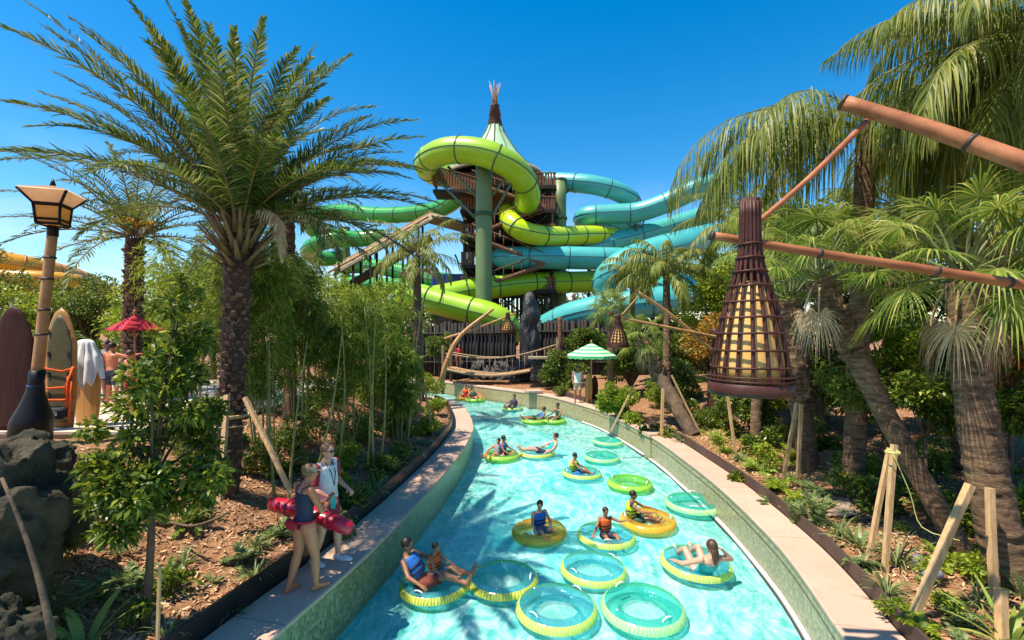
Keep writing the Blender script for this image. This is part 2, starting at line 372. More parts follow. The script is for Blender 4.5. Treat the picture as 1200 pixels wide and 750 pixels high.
def pool_floor():
    m,nt,out=newmat('pool_floor_plaster'); v=coord(nt)
    b=N(nt,'ShaderNodeBsdfPrincipled'); nt.links.new(ramp(nt,noise_tex(nt,v,.6,5),[(.3,(.42,.76,.78)),(.7,(.62,.90,.89))]),b.inputs['Base Color'])
    b.inputs['Roughness'].default_value=.8; nt.links.new(b.outputs[0],out.inputs[0]); return m
M['pool']=pool_floor()
def water():
    m,nt,out=newmat('river_water'); v=coord(nt,'Object',(1,.75,1),(0,0,.2))
    w1=noise_tex(nt,v,1.6,3,.55,1.0); w2=noise_tex(nt,v,6.0,4,.6,.8)
    nrm1=bump(nt,w1,.5,.10); nn=bump(nt,w2,.5,.03,nrm1)
    gl=N(nt,'ShaderNodeBsdfGlossy'); gl.inputs['Roughness'].default_value=.06; nt.links.new(nn,gl.inputs['Normal'])
    tr=N(nt,'ShaderNodeBsdfTransparent')
    nt.links.new(ramp(nt,noise_tex(nt,v,.55,5,.6,1.2),[(.38,(.25,.86,.88)),(.6,(.70,.99,.98))]),tr.inputs[0])
    # milky, aerated body of the moving water
    sw=noise_tex(nt,coord(nt,'Object',(1.3,.6,1),(0,0,.2)),1.5,8,.68,2.2)
    df=N(nt,'ShaderNodeBsdfDiffuse')
    nt.links.new(ramp(nt,sw,[(.33,(.014,.44,.43)),(.47,(.09,.65,.61)),(.62,(.50,.88,.83))]),df.inputs[0])
    body=mix_sh(nt,.55,tr.outputs[0],df.outputs[0])
    foam=N(nt,'ShaderNodeBsdfDiffuse'); foam.inputs[0].default_value=(.84,.96,.94,1); nt.links.new(nrm1,foam.inputs['Normal'])  # foam-white diffuse, laid on where caustic light is painted in
    # caustic light painted in: a thin bright net plus broken foam patches
    vo=N(nt,'ShaderNodeTexVoronoi'); vo.feature='DISTANCE_TO_EDGE'; vo.inputs['Scale'].default_value=3.2
    ds=N(nt,'ShaderNodeMix'); ds.data_type='VECTOR'; ds.inputs[0].default_value=.25
    nz_=nt.nodes.new('ShaderNodeTexNoise'); nz_.inputs['Scale'].default_value=1.7; nz_.inputs['Detail'].default_value=4; nt.links.new(v,nz_.inputs['Vector'])
    nt.links.new(v,ds.inputs[4]); nt.links.new(nz_.outputs['Color'],ds.inputs[5]); nt.links.new(ds.outputs[1],vo.inputs['Vector'])
    net=ramp(nt,vo.outputs['Distance'],[(.0,(.10,.10,.10)),(.25,(0,0,0))])
    fa=ramp(nt,noise_tex(nt,v,3.0,8,.7,2.5),[(.38,(0,0,0)),(.78,(.9,.9,.9))]); fb=ramp(nt,noise_tex(nt,v,.5,4,.6,.8),[(.32,(.03,.03,.03)),(.68,(.55,.55,.55))])
    ad=N(nt,'ShaderNodeMath',operation='ADD'); nt.links.new(net,ad.inputs[0]); nt.links.new(fa,ad.inputs[1])
    mm=N(nt,'ShaderNodeMath',operation='MULTIPLY'); mm.use_clamp=True; nt.links.new(ad.outputs[0],mm.inputs[0]); nt.links.new(fb,mm.inputs[1])
    body=mix_sh(nt,mm.outputs[0],body,foam.outputs[0])
    fr=N(nt,'ShaderNodeFresnel'); fr.inputs['IOR'].default_value=1.25; nt.links.new(nrm1,fr.inputs['Normal'])
    nt.links.new(mix_sh(nt,fr.outputs[0],body,gl.outputs[0]),out.inputs[0]); return m
M['water']=water()
# ------------------------------------------------------------------ people
def remeshed(g, voxel, name, mat, smooth=3, fac=.5):
    me=g.mesh('tmp'); ob=bpy.data.objects.new('tmp',me); COL.objects.link(ob)
    r=ob.modifiers.new('r','REMESH'); r.mode='VOXEL'; r.voxel_size=voxel; r.use_smooth_shade=True
    s=ob.modifiers.new('s','SMOOTH'); s.factor=fac; s.iterations=smooth
    dg=bpy.context.evaluated_depsgraph_get(); dg.update()
    m2=bpy.data.meshes.new_from_object(ob.evaluated_get(dg)); m2.name=name
    bpy.data.objects.remove(ob); bpy.data.meshes.remove(me)
    V=np.empty(len(m2.vertices)*3); m2.vertices.foreach_get('co',V)
    m2.calc_loop_triangles()
    T=np.empty(len(m2.loop_triangles)*3,dtype=np.int32); m2.loop_triangles.foreach_get('vertices',T)
    bpy.data.meshes.remove(m2)
    return V.reshape(-1,3), T.reshape(-1,3)

def v3(*a): return np.array(a,float)
STAND=dict(pelvis=v3(0,0,.95),waist=v3(0,.01,1.08),chest=v3(0,0,1.28),sh=v3(0,-.01,1.42),neck=v3(0,.0,1.50),head=v3(0,.03,1.62),
  hipL=v3(-.095,0,.92),hipR=v3(.095,0,.92),kneeL=v3(-.11,.03,.50),kneeR=v3(.11,.03,.50),ankL=v3(-.12,-.02,.08),ankR=v3(.12,-.02,.08),
  shL=v3(-.185,-.01,1.42),shR=v3(.185,-.01,1.42),elL=v3(-.24,-.03,1.14),elR=v3(.24,-.03,1.14),wrL=v3(-.25,.06,.90),wrR=v3(.25,.06,.90),
  toeL=v3(-.14,.16,.03),toeR=v3(.14,.16,.03),face=v3(0,1,-.05))
RECLINE=dict(pelvis=v3(0,-.16,.10),waist=v3(0,-.24,.21),chest=v3(0,-.36,.37),sh=v3(0,-.44,.49),neck=v3(0,-.46,.56),head=v3(0,-.44,.68),
  hipL=v3(-.09,-.12,.10),hipR=v3(.09,-.12,.10),kneeL=v3(-.13,.26,.30),kneeR=v3(.13,.28,.31),ankL=v3(-.15,.66,.23),ankR=v3(.14,.68,.23),
  shL=v3(-.18,-.43,.48),shR=v3(.18,-.43,.48),elL=v3(-.36,-.26,.34),elR=v3(.36,-.26,.34),wrL=v3(-.40,-.03,.26),wrR=v3(.40,-.03,.26),
  toeL=v3(-.19,.72,.40),toeR=v3(.18,.74,.40),face=v3(0,1,-.15))
UPRIGHT=dict(pelvis=v3(0,-.12,.16),waist=v3(0,-.14,.29),chest=v3(0,-.15,.49),sh=v3(0,-.14,.63),neck=v3(0,-.13,.71),head=v3(0,-.10,.83),
  hipL=v3(-.09,-.1,.16),hipR=v3(.09,-.1,.16),kneeL=v3(-.16,.28,.28),kneeR=v3(.16,.28,.28),ankL=v3(-.14,.56,.14),ankR=v3(.16,.58,.16),
  shL=v3(-.18,-.14,.63),shR=v3(.18,-.14,.63),elL=v3(-.28,.0,.42),elR=v3(.28,.0,.42),wrL=v3(-.30,.22,.33),wrR=v3(.32,.22,.33),
  toeL=v3(-.16,.66,.24),toeR=v3(.18,.68,.28),face=v3(0,1,-.25))
def pose(base, **k):
    d={a:np.array(b) for a,b in base.items()}
    for a,b in k.items(): d[a]=np.array(b,float)
    return d
def torso_st(J, fem=0, inf=0.0, lo=0, hi=7):
    up=nrm(J['waist']-J['pelvis'])
    st=[(J['pelvis']-up*.085,.10,.085),(J['pelvis'],.163+.008*fem,.115),(J['waist'],.135-.012*fem,.094),(J['chest'],.158-.008*fem,.115),
        (J['sh']*.85+J['chest']*.15,.165-.012*fem,.095),(J['sh']*.8+J['neck']*.2,.10,.07),(J['neck'],.056,.056)]
    st=st[lo:hi]
    # resample for a smooth trunk
    p=np.array([s[0] for s in st]); w=np.array([[s[1],s[2]] for s in st])
    t=np.arange(len(st)); tt=np.linspace(0,len(st)-1,(len(st)-1)*3+1)
    pp=np.stack([np.interp(tt,t,p[:,i]) for i in range(3)],1); ww=np.stack([np.interp(tt,t,w[:,i]) for i in range(2)],1)+inf
    return pp,ww
def person(label, J, skinmat, loc, rz, s=1.0, fem=0, bulk=1.0, hair=('hair_dark','short'), wear=(), group=None, voxel=.014, detail=False, shoes=None, extra=None):
    g=Geo(); S=nrm(J['shR']-J['shL'])
    p,w=torso_st(J,fem); tube(g,p,w,16,hint=S)
    for sd in 'LR':
        sh,el,wr=J['sh'+sd],J['el'+sd],J['wr'+sd]; hp,kn,an,to=J['hip'+sd],J['knee'+sd],J['ank'+sd],J['toe'+sd]
        capsule(g,sh,el,.054,.039); capsule(g,el,wr,.041,.027)
        m=hp*.5+kn*.5; capsule(g,hp,m,(.088+.004*fem)*bulk,.075*bulk); capsule(g,m,kn,.074*bulk,.056*bulk)
        cv=kn*.68+an*.32+nrm(kn-hp)*.004; capsule(g,kn,cv,.053*bulk,.058*bulk); capsule(g,cv,an,.057*bulk,.036)
        f=nrm(to-an); heel=an-nrm(v3(f[0],f[1],0)+1e-6)*.035+v3(0,0,-.035 if an[2]<.12 else 0)
        capsule(g,heel,to,.036,.03); capsule(g,an,to,.038,.028)
        # palm
        d=nrm(wr-el) if 'hd'+sd not in J else nrm(J['hd'+sd])
        q=nrm(np.cross(d,v3(0,0,1))+1e-6); pn=np.cross(q,d)
        tube(g,[wr-d*.01,wr+d*.03,wr+d*.075,wr+d*.09],[[.024,.02],[.036,.017],[.04,.015],[.036,.012]],10,hint=q)
    hd=J['head']; fc=nrm(J['face']); u=nrm(hd-J['neck']+v3(0,0,.15)); rt=nrm(np.cross(fc,u)); u=np.cross(rt,fc); Mh=np.stack([rt,fc,u],1)
    capsule(g,J['sh']*.6+J['neck']*.4,hd-u*.04,.056,.05)
    ellipsoid(g,hd+u*.02,(.076,.095,.10),Mh); ellipsoid(g,hd+fc*.025-u*.055,(.056,.066,.06),Mh)
    ellipsoid(g,hd+fc*.10-u*.012,(.013,.02,.026),Mh,8,6); ellipsoid(g,hd+fc*.088-u*.062,(.026,.012,.009),Mh,8,6)
    for q_ in (-1,1): ellipsoid(g,hd+rt*q_*.078-u*.005,(.01,.02,.03),Mh,8,6)
    V,T=remeshed(g,voxel if not detail else .009,'person',None)
    b=Geo(); b.add(V,T)
    for sd in 'LR':   # five fingers, unequal and bent
        wr,el=J['wr'+sd],J['el'+sd]; d=nrm(wr-el) if 'hd'+sd not in J else nrm(J['hd'+sd])
        q=nrm(np.cross(d,v3(0,0,1))+1e-6); pn=np.cross(q,d); pn=pn*(-1 if pn[2]>0 else 1)
        if 'pn'+sd in J: pn=nrm(J['pn'+sd]); q=nrm(np.cross(pn,d))
        inner=1 if np.dot(q, (S if sd=='L' else -S))>0 else -1
        curl=J.get('curl',.5)
        for k,(off,ln) in enumerate(((-.028,.058),(-.010,.074),(.010,.080),(.028,.070))):
            o=wr+d*.078+q*off*inner; c1=d*cos(curl*.6)+pn*sin(curl*.6); c2=d*cos(curl*1.5)+pn*sin(curl*1.5); c3=d*cos(curl*2.4)+pn*sin(curl*2.4)
            a=o+c1*ln*.45; e=a+c2*ln*.32; f_=e+c3*ln*.23
            tube(b,[o-d*.015,o,a,e,f_],[.009,.0095,.0088,.008,.0055],7)
        o=wr+d*.025+q*.03*inner; td=nrm(d*.75+q*.8*inner+pn*.35)
        tube(b,[o-td*.01,o+td*.022,o+td*.04+d*.006,o+td*.05+d*.02],[.012,.011,.010,.006],7)
    b.v=[v*s for v in b.v]
    body=b.build('person',skinmat); body.location=[float(c) for c in loc]; body.rotation_euler=(0,0,rz)
    tag(body,label,'person',group)
    def child(name,gg,mat,rm=True,vx=None,lab=None,sm=2):
        if rm:
            V,T=remeshed(gg,vx or voxel,name,None,sm); g2=Geo(); g2.add(V*s,T)
        else:
            g2=gg; g2.v=[v*s for v in g2.v]
        o=g2.build(name,mat,body)
        if lab: o['label']=lab
        return o
    # hair
    hm,hs=hair
    if hs!='none':
        h=Geo(); ellipsoid(h,hd+u*.038-fc*.022,(.090,.102,.100),Mh,20,12)
        if hs=='long':
            tube(h,[hd-fc*.06+u*.03,hd-fc*.10-u*.06,hd-fc*.10-u*.17,hd-fc*.08-u*.26],[[.07,.04],[.07,.035],[.055,.03],[.02,.015]],12,hint=rt)
        if hs=='pony':
            tube(h,[hd-fc*.09+u*.0,hd-fc*.15-u*.02,hd-fc*.16-u*.10,hd-fc*.13-u*.2],[.025,.03,.028,.01],8)
        if hs=='bun': ellipsoid(h,hd-fc*.10+u*.07,(.04,.04,.04),Mh,10,8)
        child('hair',h,M[hm],vx=.011)
    for q_ in (-1,1):
        e=Geo(); ellipsoid(e,hd+fc*.090+rt*q_*.032+u*.015,(.013,.008,.007),Mh,8,6); child('eye',e,M['eye'],False)
    for item in wear:
        kind,mat=item[0],M[item[1]]; nm=item[2] if len(item)>2 else kind
        gg=Geo()
        if kind=='life_vest':
            pp,ww=torso_st(J,fem,.042,2,6); tube(gg,pp[:-1],ww[:-1],16,hint=S)
            o=child('life_vest',gg,mat,lab=None)
            for k in (.35,.8):   # two belts round the vest
                c=J['waist']*(1-k)+J['chest']*k; st=Geo(); th=np.linspace(0,2*pi,21)
                fw=nrm(np.cross(S,J['chest']-J['waist'])); 
                ring=[c+S*cos(a)*(.146+.046+.012*k)+fw*sin(a)*(.104+.046+.01*k) for a in th]
                tube(st,ring,[[.016,.004]]*21,6,hint=nrm(J['chest']-J['waist'])); st.v=[v*s for v in st.v]
                q=st.build('strap',M['black'],o)
            continue
        if kind in('shorts','trunks'):
            pp,ww=torso_st(J,fem,.014,0,3); pp=pp[:5]; ww=ww[:5]; tube(gg,pp,ww,16,hint=S)
            for sd in 'LR':
                a,b_=J['hip'+sd],J['knee'+sd]; L=.62 if kind=='shorts' else .78
                capsule(gg,a,a+(b_-a)*L,.102,.088 if kind=='shorts' else .09,14,True)
        elif kind=='briefs':
            pp,ww=torso_st(J,fem,.010,0,3); tube(gg,pp[:5],ww[:5],16,hint=S)
            for sd in 'LR':
                a,b_=J['hip'+sd],J['knee'+sd]; capsule(gg,a,a+(b_-a)*.12,.099,.094,14,True)
        elif kind=='tee':
            pp,ww=torso_st(J,fem,.018,1,6); ww[:6]+=.012; tube(gg,pp[:-1],ww[:-1],16,hint=S)
            for sd in 'LR': capsule(gg,J['sh'+sd]*.8+J['neck']*.2,J['sh'+sd],.055,.066)
        elif kind=='sleeves':
            for sd in 'LR':
                g1=Geo(); a,b_=J['sh'+sd],J['el'+sd]
                capsule(g1,a,a+(b_-a)*.1,.068,.068,14); capsule(g1,a,a+(b_-a)*.85,.069,.060,14,True); child('sleeve',g1,mat)
            continue
        elif kind=='swimsuit':
            pp,ww=torso_st(J,fem,.010,0,6); tube(gg,pp[:-4],ww[:-4],16,hint=S)
        elif kind=='top':
            pp,ww=torso_st(J,fem,.012,2,6); tube(gg,pp[:-2],ww[:-2],16,hint=S)
        child(nm,gg,mat)
    if shoes:
        for sd in 'LR':
            g1=Geo(); an,to=J['ank'+sd],J['toe'+sd]; f=nrm(to-an)*v3(1,1,0); f=nrm(f)
            tube(g1,[an-f*.07+v3(0,0,-.035),an-f*.02+v3(0,0,-.03),an+f*.08+v3(0,0,-.04),to+f*.0+v3(0,0,.012),to+f*.05+v3(0,0,.008)],[[.035,.035],[.055,.045],[.045,.05],[.034,.052],[.015,.03]],12,hint=(0,0,1))
            capsule(g1,an+v3(0,0,-.02),an+v3(0,0,.03),.05,.047,12,True)
            child('shoe',g1,M[shoes],vx=.010)
    if extra: extra(body,J,s,Mh,child)
    return body

# ------------------------------------------------------------------ inner tubes
TUBE_CACHE={}
def inner_tube(label, loc, rz, cols, size=1.16, floor='v_clear', group='rings of the lazy river'):
    """cols: top, band, bottom materials"""
    key=(cols,floor)
    if key in TUBE_CACHE:
        t=copy_tree(TUBE_CACHE[key])
    else:
        t=thing('swim_ring','', 'swim ring'); Rm,r=.440,.140
        nu,nv=120,30
        u=np.linspace(0,2*pi,nu,endpoint=False); v=np.linspace(0,2*pi,nv,endpoint=False)
        rib=1-.035*np.abs(np.cos(u*14))**8
        rr=r*rib[:,None]*(1+0*v)
        def part(v0,v1,name,mat,off=0.0):
            vv=np.linspace(v0,v1,max(6,int((v1-v0)/.2))); rr=(r+off)*rib[:,None]
            X=(Rm+rr*np.cos(vv))*np.cos(u)[:,None]; Y=(Rm+rr*np.cos(vv))*np.sin(u)[:,None]; Z=rr*np.sin(vv)*.86+.11
            V=np.stack([X,Y,Z],-1).reshape(-1,3); uv=np.stack(np.broadcast_arrays(u[:,None]/(2*pi), vv[None,:]),-1).reshape(-1,2)
            n=len(vv); i=np.arange(nu)[:,None]; j=np.arange(n-1)[None,:]; k=(i+1)%nu
            f=np.stack(np.broadcast_arrays(i*n+j,k*n+j,k*n+j+1,i*n+j+1),-1).reshape(-1,4)
            g=Geo(); g.add(V,f,0,uv); return g.build(name,mat,t)
        part(.95,3.9,'inner_wall',M[cols[0]])
        part(.05,.95,'printed_band',M[cols[1]])
        part(3.9,.05+2*pi,'lower_wall',M[cols[2]])
        g=Geo(); th=np.linspace(0,2*pi,48,endpoint=False); V=[[0,0,.05]]+[[.29*cos(a),.29*sin(a),.07+.008*sin(a*5)] for a in th]
        g.add(V,np.array([[0,1+i,1+(i+1)%48] for i in range(48)])); g.build('floor_film',M[floor],t)
        for a in (0.35,pi+.35):
            h=Geo(); c=v3(cos(a),sin(a),0); q=v3(-sin(a),cos(a),0)
            pts=[c*(Rm+.02)+q*x+v3(0,0,.11+r*.86+z) for x,z in ((-.09,-.01),(-.06,.03),(0,.042),(.06,.03),(.09,-.01))]
            tube(h,pts,[[.005,.014]]*5,8,hint=(0,0,1)); h.build('handle',M['whitec'],t)
        g=Geo(); a=1.9; c=v3(cos(a)*(Rm),sin(a)*Rm,.11+r*.84); lathe(g,[(.0,0),(.016,0),(.016,.012),(.008,.018),(.0,.019)],10,c); g.build('valve',M['whitec'],t)
        TUBE_CACHE[key]=t
    s=size/1.16
    t.location=[float(c) for c in loc]; t.rotation_euler=(0.02*math.sin(rz*7),.02*math.cos(rz*5),rz); t.scale=(s,s,s)
    t['label']=label; t['category']='swim ring'; t['group']=group
    return t
WZ=-.80
def W(px,py): return Gd(px,py,WZ+.1)+v3(0,0,-.1)
BLUE=('v_blue','band_yellow','v_blue'); TEAL=('v_teal','band_aqua','v_teal'); GREEN=('v_green','band_green','v_green')
ORANGE=('v_orange','band_orange','v_amber'); BLACKB=('v_blue','band_black','v_teal')
def face_rot(dx,dy): return math.atan2(-dx,dy)     # turns local +Y towards (dx,dy)

RG='swim rings floating on the lazy river'
def rider(ringargs, people):
    t=inner_tube(*ringargs[:1], ringargs[1], ringargs[2], ringargs[3], ringargs[4] if len(ringargs)>4 else 1.16, group=RG)
    for (lab,J,sk,off,rz,kw) in people:
        loc=np.array(t.location)+np.array(off)
        person(lab,J,M[sk],loc,rz,**kw)
    return t
# empty rings
inner_tube('large empty clear blue ring, left one of the two foremost rings',W(652,716),.4,BLUE,1.22,group=RG)
inner_tube('large empty teal and green ring, right one of the two foremost rings',W(753,716),1.7,TEAL,1.24,group=RG)
inner_tube('empty ring touching the feet of the man in the blue life vest',W(590,682),2.6,BLACKB,1.17,group=RG)
inner_tube('empty blue ring between the red vested child and the foremost rings',W(695,669),3.4,BLUE,1.15,group=RG)
inner_tube('empty teal ring with yellow rim touching the right hand tiled wall',W(812,593),.9,TEAL,1.28,group=RG)
inner_tube('empty lime green ring behind the child in the yellow vest',W(738,568),2.2,GREEN,1.2,group=RG)
inner_tube('empty teal ring between the lime green ring and the farthest teal one',W(705,537),.2,TEAL,1.15,group=RG)
inner_tube('farthest empty teal ring close to the right wall',W(712,518.5),1.2,TEAL,1.12,group=RG)
# ridden rings
kid=dict(s=.74)
rider(('orange ring carrying a child in a blue life vest',W(632,624),.6,ORANGE,1.14),
 [('child in a blue life vest sitting in an orange ring',pose(UPRIGHT,wrL=(-.12,.25,.36),elL=(-.26,.02,.4),face=(.55,.7,-.25)),'skin_fair',(.05,.02,-.02),face_rot(.45,-.9),dict(s=.78,wear=[('life_vest','blue'),('trunks','grey')]))])
rider(('orange and clear ring carrying a child in a yellow life vest',W(759,612),2.6,ORANGE,1.2),
 [('child in a yellow life vest with dark sleeves sitting on an orange ring',pose(UPRIGHT,elR=(.3,.12,.5),wrR=(.26,.38,.5),elL=(-.28,.14,.46),wrL=(-.24,.40,.44)),'skin_brown',(-.22,.04,.0),face_rot(1,-.25),dict(s=.8,wear=[('tee','navy','rash_shirt'),('life_vest','yellow'),('trunks','darkgreen')]))])
rider(('blue ring with yellow band carrying a small child in a red life vest',W(710,630),1.1,BLUE,1.18),
 [('small child in a red life vest with arms spread on a blue ring',pose(UPRIGHT,elL=(-.36,.0,.56),wrL=(-.56,.1,.60),elR=(.36,.06,.45),wrR=(.52,.22,.36)),'skin_brown',(.02,-.02,.02),face_rot(.25,-1),dict(s=.7,wear=[('life_vest','orange'),('trunks','navy')]))])
rider(('blue ring with yellow band carrying a woman seen from behind',W(815,663),.2,BLUE,1.22),
 [('woman with long dark hair in a teal swimsuit lying in a blue ring',pose(RECLINE,kneeL=(-.13,.20,.36),kneeR=(.13,.22,.37),ankL=(-.14,.46,.16),ankR=(.14,.50,.17),toeL=(-.16,.56,.26),toeR=(.16,.60,.27),elR=(.40,-.36,.42),wrR=(.22,-.42,.60),elL=(-.40,-.26,.34),wrL=(-.44,.0,.27)),'skin_fair',(.0,-.10,.0),face_rot(-.12,.99),dict(s=1.0,fem=1,hair=('hair_brown','long'),wear=[('swimsuit','teal')]))])
rider(('blue ring with green rim carrying a child in a yellow vest and reaching arms',W(682,556),2.9,BLUE,1.15),
 [('child in a lime vest leaning across a blue ring',pose(UPRIGHT,elR=(.26,.15,.42),wrR=(.2,.40,.33)),'skin_brown',(-.12,.05,.0),face_rot(1,-.35),dict(s=.74,wear=[('life_vest','yellow'),('trunks','blue')]))])
rider(('yellow and black banded ring under the man with a child on his lap',W(510,687),.8,BLACKB,1.16),
 [('man in a blue life vest lying back, a child on his lap',pose(RECLINE),'skin_brown',(-.06,.04,.04),face_rot(1,-.22),dict(s=.98,wear=[('life_vest','blue'),('trunks','maroon')])),
  ('small child in a red life vest sitting on a man\'s lap',pose(UPRIGHT,pelvis=(0,-.12,.16)),'skin_brown',(.06,.02,.20),face_rot(1,-.35),dict(s=.62,wear=[('life_vest','orange'),('trunks','grey')]))])
rider(('green rimmed ring holding two riders with dark hair',W(588,535),1.3,GREEN,1.18),
 [('rider with wet dark hair low in the left of the two joined rings',pose(RECLINE),'skin_tan',(-.26,0,-.02),face_rot(-.4,-.9),dict(s=.8,wear=[('top','grey','shirt'),('trunks','navy')],voxel=.018)),
  ('rider in a dark blue vest sitting behind the rider with wet hair',pose(UPRIGHT),'skin_brown',(.14,.1,-.02),face_rot(.9,-.3),dict(s=.82,wear=[('life_vest','blue'),('trunks','black')],voxel=.018))])
rider(('blue ring with green rim whose rider stretches legs to the next ring',W(630,532),.5,BLUE,1.2),
 [('rider in a teal top lying back with legs stretched to the left',pose(RECLINE,kneeL=(-.1,.34,.3),kneeR=(.1,.36,.3),ankL=(-.08,.78,.3),ankR=(.09,.78,.27),toeL=(-.08,.84,.42),toeR=(.1,.84,.4)),'skin_fair',(.18,0,.0),face_rot(-1,-.15),dict(s=.98,hair=('hair_dark','short'),wear=[('top','teal','shirt'),('trunks','navy')],voxel=.018))])
rider(('green ring with a reclining rider, left one of the two far rings',W(626,493),.3,GREEN,1.15),
 [('rider in a blue shirt lying in the left far green ring',pose(RECLINE),'skin_brown',(.06,0,0),face_rot(-.9,-.2),dict(s=.9,wear=[('top','blue','shirt'),('trunks','black')],voxel=.02))])
rider(('lime ring with an upright rider, right one of the two far rings',W(649,493),1.0,GREEN,1.12),
 [('rider in a dark green top upright in the right far ring',pose(UPRIGHT),'skin_brown',(.1,.0,0),face_rot(-.8,-.6),dict(s=.95,wear=[('top','darkgreen','shirt'),('trunks','black')],voxel=.02))])
rider(('blue ring in the middle of the channel carrying one dark clothed rider',W(600,479),.7,BLUE,1.1),
 [('rider in a navy vest holding the sides of the blue ring in mid channel',pose(RECLINE),'skin_brown',(0,.05,0),face_rot(-.3,-1),dict(s=1,wear=[('life_vest','navy'),('trunks','black')],voxel=.02))])
rider(('orange ring near the far bend of the river',W(545,466.5),.7,ORANGE,1.2),
 [('rider in an orange vest at the far bend',pose(UPRIGHT),'skin_tan',(0,.05,0),face_rot(-.3,-1),dict(s=.95,wear=[('life_vest','orange'),('trunks','red')],voxel=.022))])
rider(('green ring beside the orange ring near the far bend',W(557,468.5),.7,GREEN,1.15),
 [('rider in a dark green vest at the far bend',pose(RECLINE),'skin_tan',(0,.05,0),face_rot(.5,-1),dict(s=1,wear=[('life_vest','darkgreen'),('trunks','black')],voxel=.022))])

# the two lifeguards on the left coping
def cap_extra(body,J,s,Mh,child):
    hd=J['head']; rt,fc,u=Mh[:,0],Mh[:,1],Mh[:,2]
    g=Geo(); ellipsoid(g,hd+u*.052-fc*.012,(.089,.108,.080),Mh,20,12)
    o=child('cap',g,M['tan'],vx=.010)
    b=Geo(); tube(b,[hd+u*.05+fc*.07,hd+u*.045+fc*.12,hd+u*.035+fc*.165],[[.07,.008],[.065,.006],[.04,.005]],12,hint=rt); b.v=[v*s for v in b.v]; b.build('visor',M['tan'],o)
    h=Geo(); 
    pk=J['pelvis']-nrm(J['face']*v3(1,1,0))*.15+v3(-.05,0,-.0)
    tube(h,[pk+v3(-.13,0,0),pk+v3(-.06,-.01,0),pk+v3(.06,-.01,0),pk+v3(.13,0,0)],[[.03,.03],[.075,.05],[.075,.05],[.03,.03]],12); child('hip_pack',h,M['red'])
    w=Geo(); th=np.linspace(0,2*pi,25); c=J['pelvis']*.7+J['waist']*.3
    tube(w,[c+v3(cos(a)*.178,sin(a)*.132,0) for a in th],[[.02,.006]]*25,6); w.v=[v*s for v in w.v]; w.build('belt',M['red'],body)
    for q in (-1,1):
        t=Geo(); tube(t,[J['chest']-fc*.10+rt*q*.05+v3(0,0,-.02),J['sh']-fc*.085+rt*q*.09,J['sh']+rt*q*.105+v3(0,0,.045),J['chest']+fc*.11+rt*q*.08+v3(0,0,.06)],[[.006,.012]]*4,8); t.v=[v*s for v in t.v]; t.build('shoulder_strap',M['navy'],body)
woman=P(357,693,6.2); woman[2]=0
person('barefoot woman lifeguard in tan cap and dark swimsuit holding a red rescue tube',
  pose(STAND,elR=(.235,.12,1.12),wrR=(.10,.33,1.22),elL=(-.245,.10,1.12),wrL=(-.14,.33,1.10),ankL=(-.13,-.16,.08),toeL=(-.16,.0,.03),kneeL=(-.12,-.03,.5),ankR=(.11,.10,.08),toeR=(.12,.28,.03),kneeR=(.11,.09,.50),
   sh=(0,.02,1.42),head=(0,.08,1.60),neck=(0,.04,1.50),face=(.1,1,-.2)),
  M['skin_tan'],woman,face_rot(.62,.78),s=.97,fem=2,bulk=1.13,hair=('hair_sandy','bun'),wear=[('swimsuit','navy'),('briefs','crimson','swim_shorts')],detail=True,extra=cap_extra,group='lifeguards on the left coping')
def man_extra(body,J,s,Mh,child):
    hd=J['head']; rt,fc,u=Mh[:,0],Mh[:,1],Mh[:,2]
    g=Geo(); 
    for q in (-1,1): ellipsoid(g,hd+fc*.098+rt*q*.033+u*.016,(.027,.008,.018),Mh,12,8)
    tube(g,[hd+fc*.10-rt*.01+u*.02,hd+fc*.10+rt*.01+u*.02],.004,6)
    for q in (-1,1): tube(g,[hd+fc*.09+rt*q*.06+u*.02,hd+rt*q*.082+u*.015],.004,6)
    child('sunglasses',g,M['black'],False)
    l=Geo(); c=J['chest']+v3(0,.13,-.04); tube(l,[J['neck']+v3(-.06,.04,-.02),J['chest']+v3(-.04,.135,.05),c+v3(0,.02,-.1),J['chest']+v3(.04,.135,.05),J['neck']+v3(.06,.04,-.02)],.006,6); child('lanyard',l,M['black'],False)
    w=Geo(); capsule(w,J['hipR']+(J['kneeR']-J['hipR'])*.60,J['hipR']+(J['kneeR']-J['hipR'])*.68,.097,.096,16,True); capsule(w,J['hipL']+(J['kneeL']-J['hipL'])*.60,J['hipL']+(J['kneeL']-J['hipL'])*.68,.097,.096,16,True); child('shorts_hem',w,M['yellow'],False)
man=P(384,668,6.95); man[2]=0; man[0]-=.02
person('man lifeguard in sunglasses, raglan shirt and red shorts standing on the left coping',
  pose(STAND,elR=(.25,.02,1.14),wrR=(.20,.26,1.05),elL=(-.26,-.04,1.14),wrL=(-.22,.20,1.04),ankL=(-.13,.10,.08),toeL=(-.15,.28,.03),kneeL=(-.11,.10,.50),ankR=(.13,-.12,.08),toeR=(.15,.06,.03),curl=.9),
  M['skin_fair'],man,face_rot(.85,-.35),s=1.03,hair=('hair_sandy','short'),wear=[('tee','whitec','shirt'),('sleeves','crimson'),('shorts','crimson')],detail=True,shoes='whitec',extra=man_extra,group='lifeguards on the left coping')
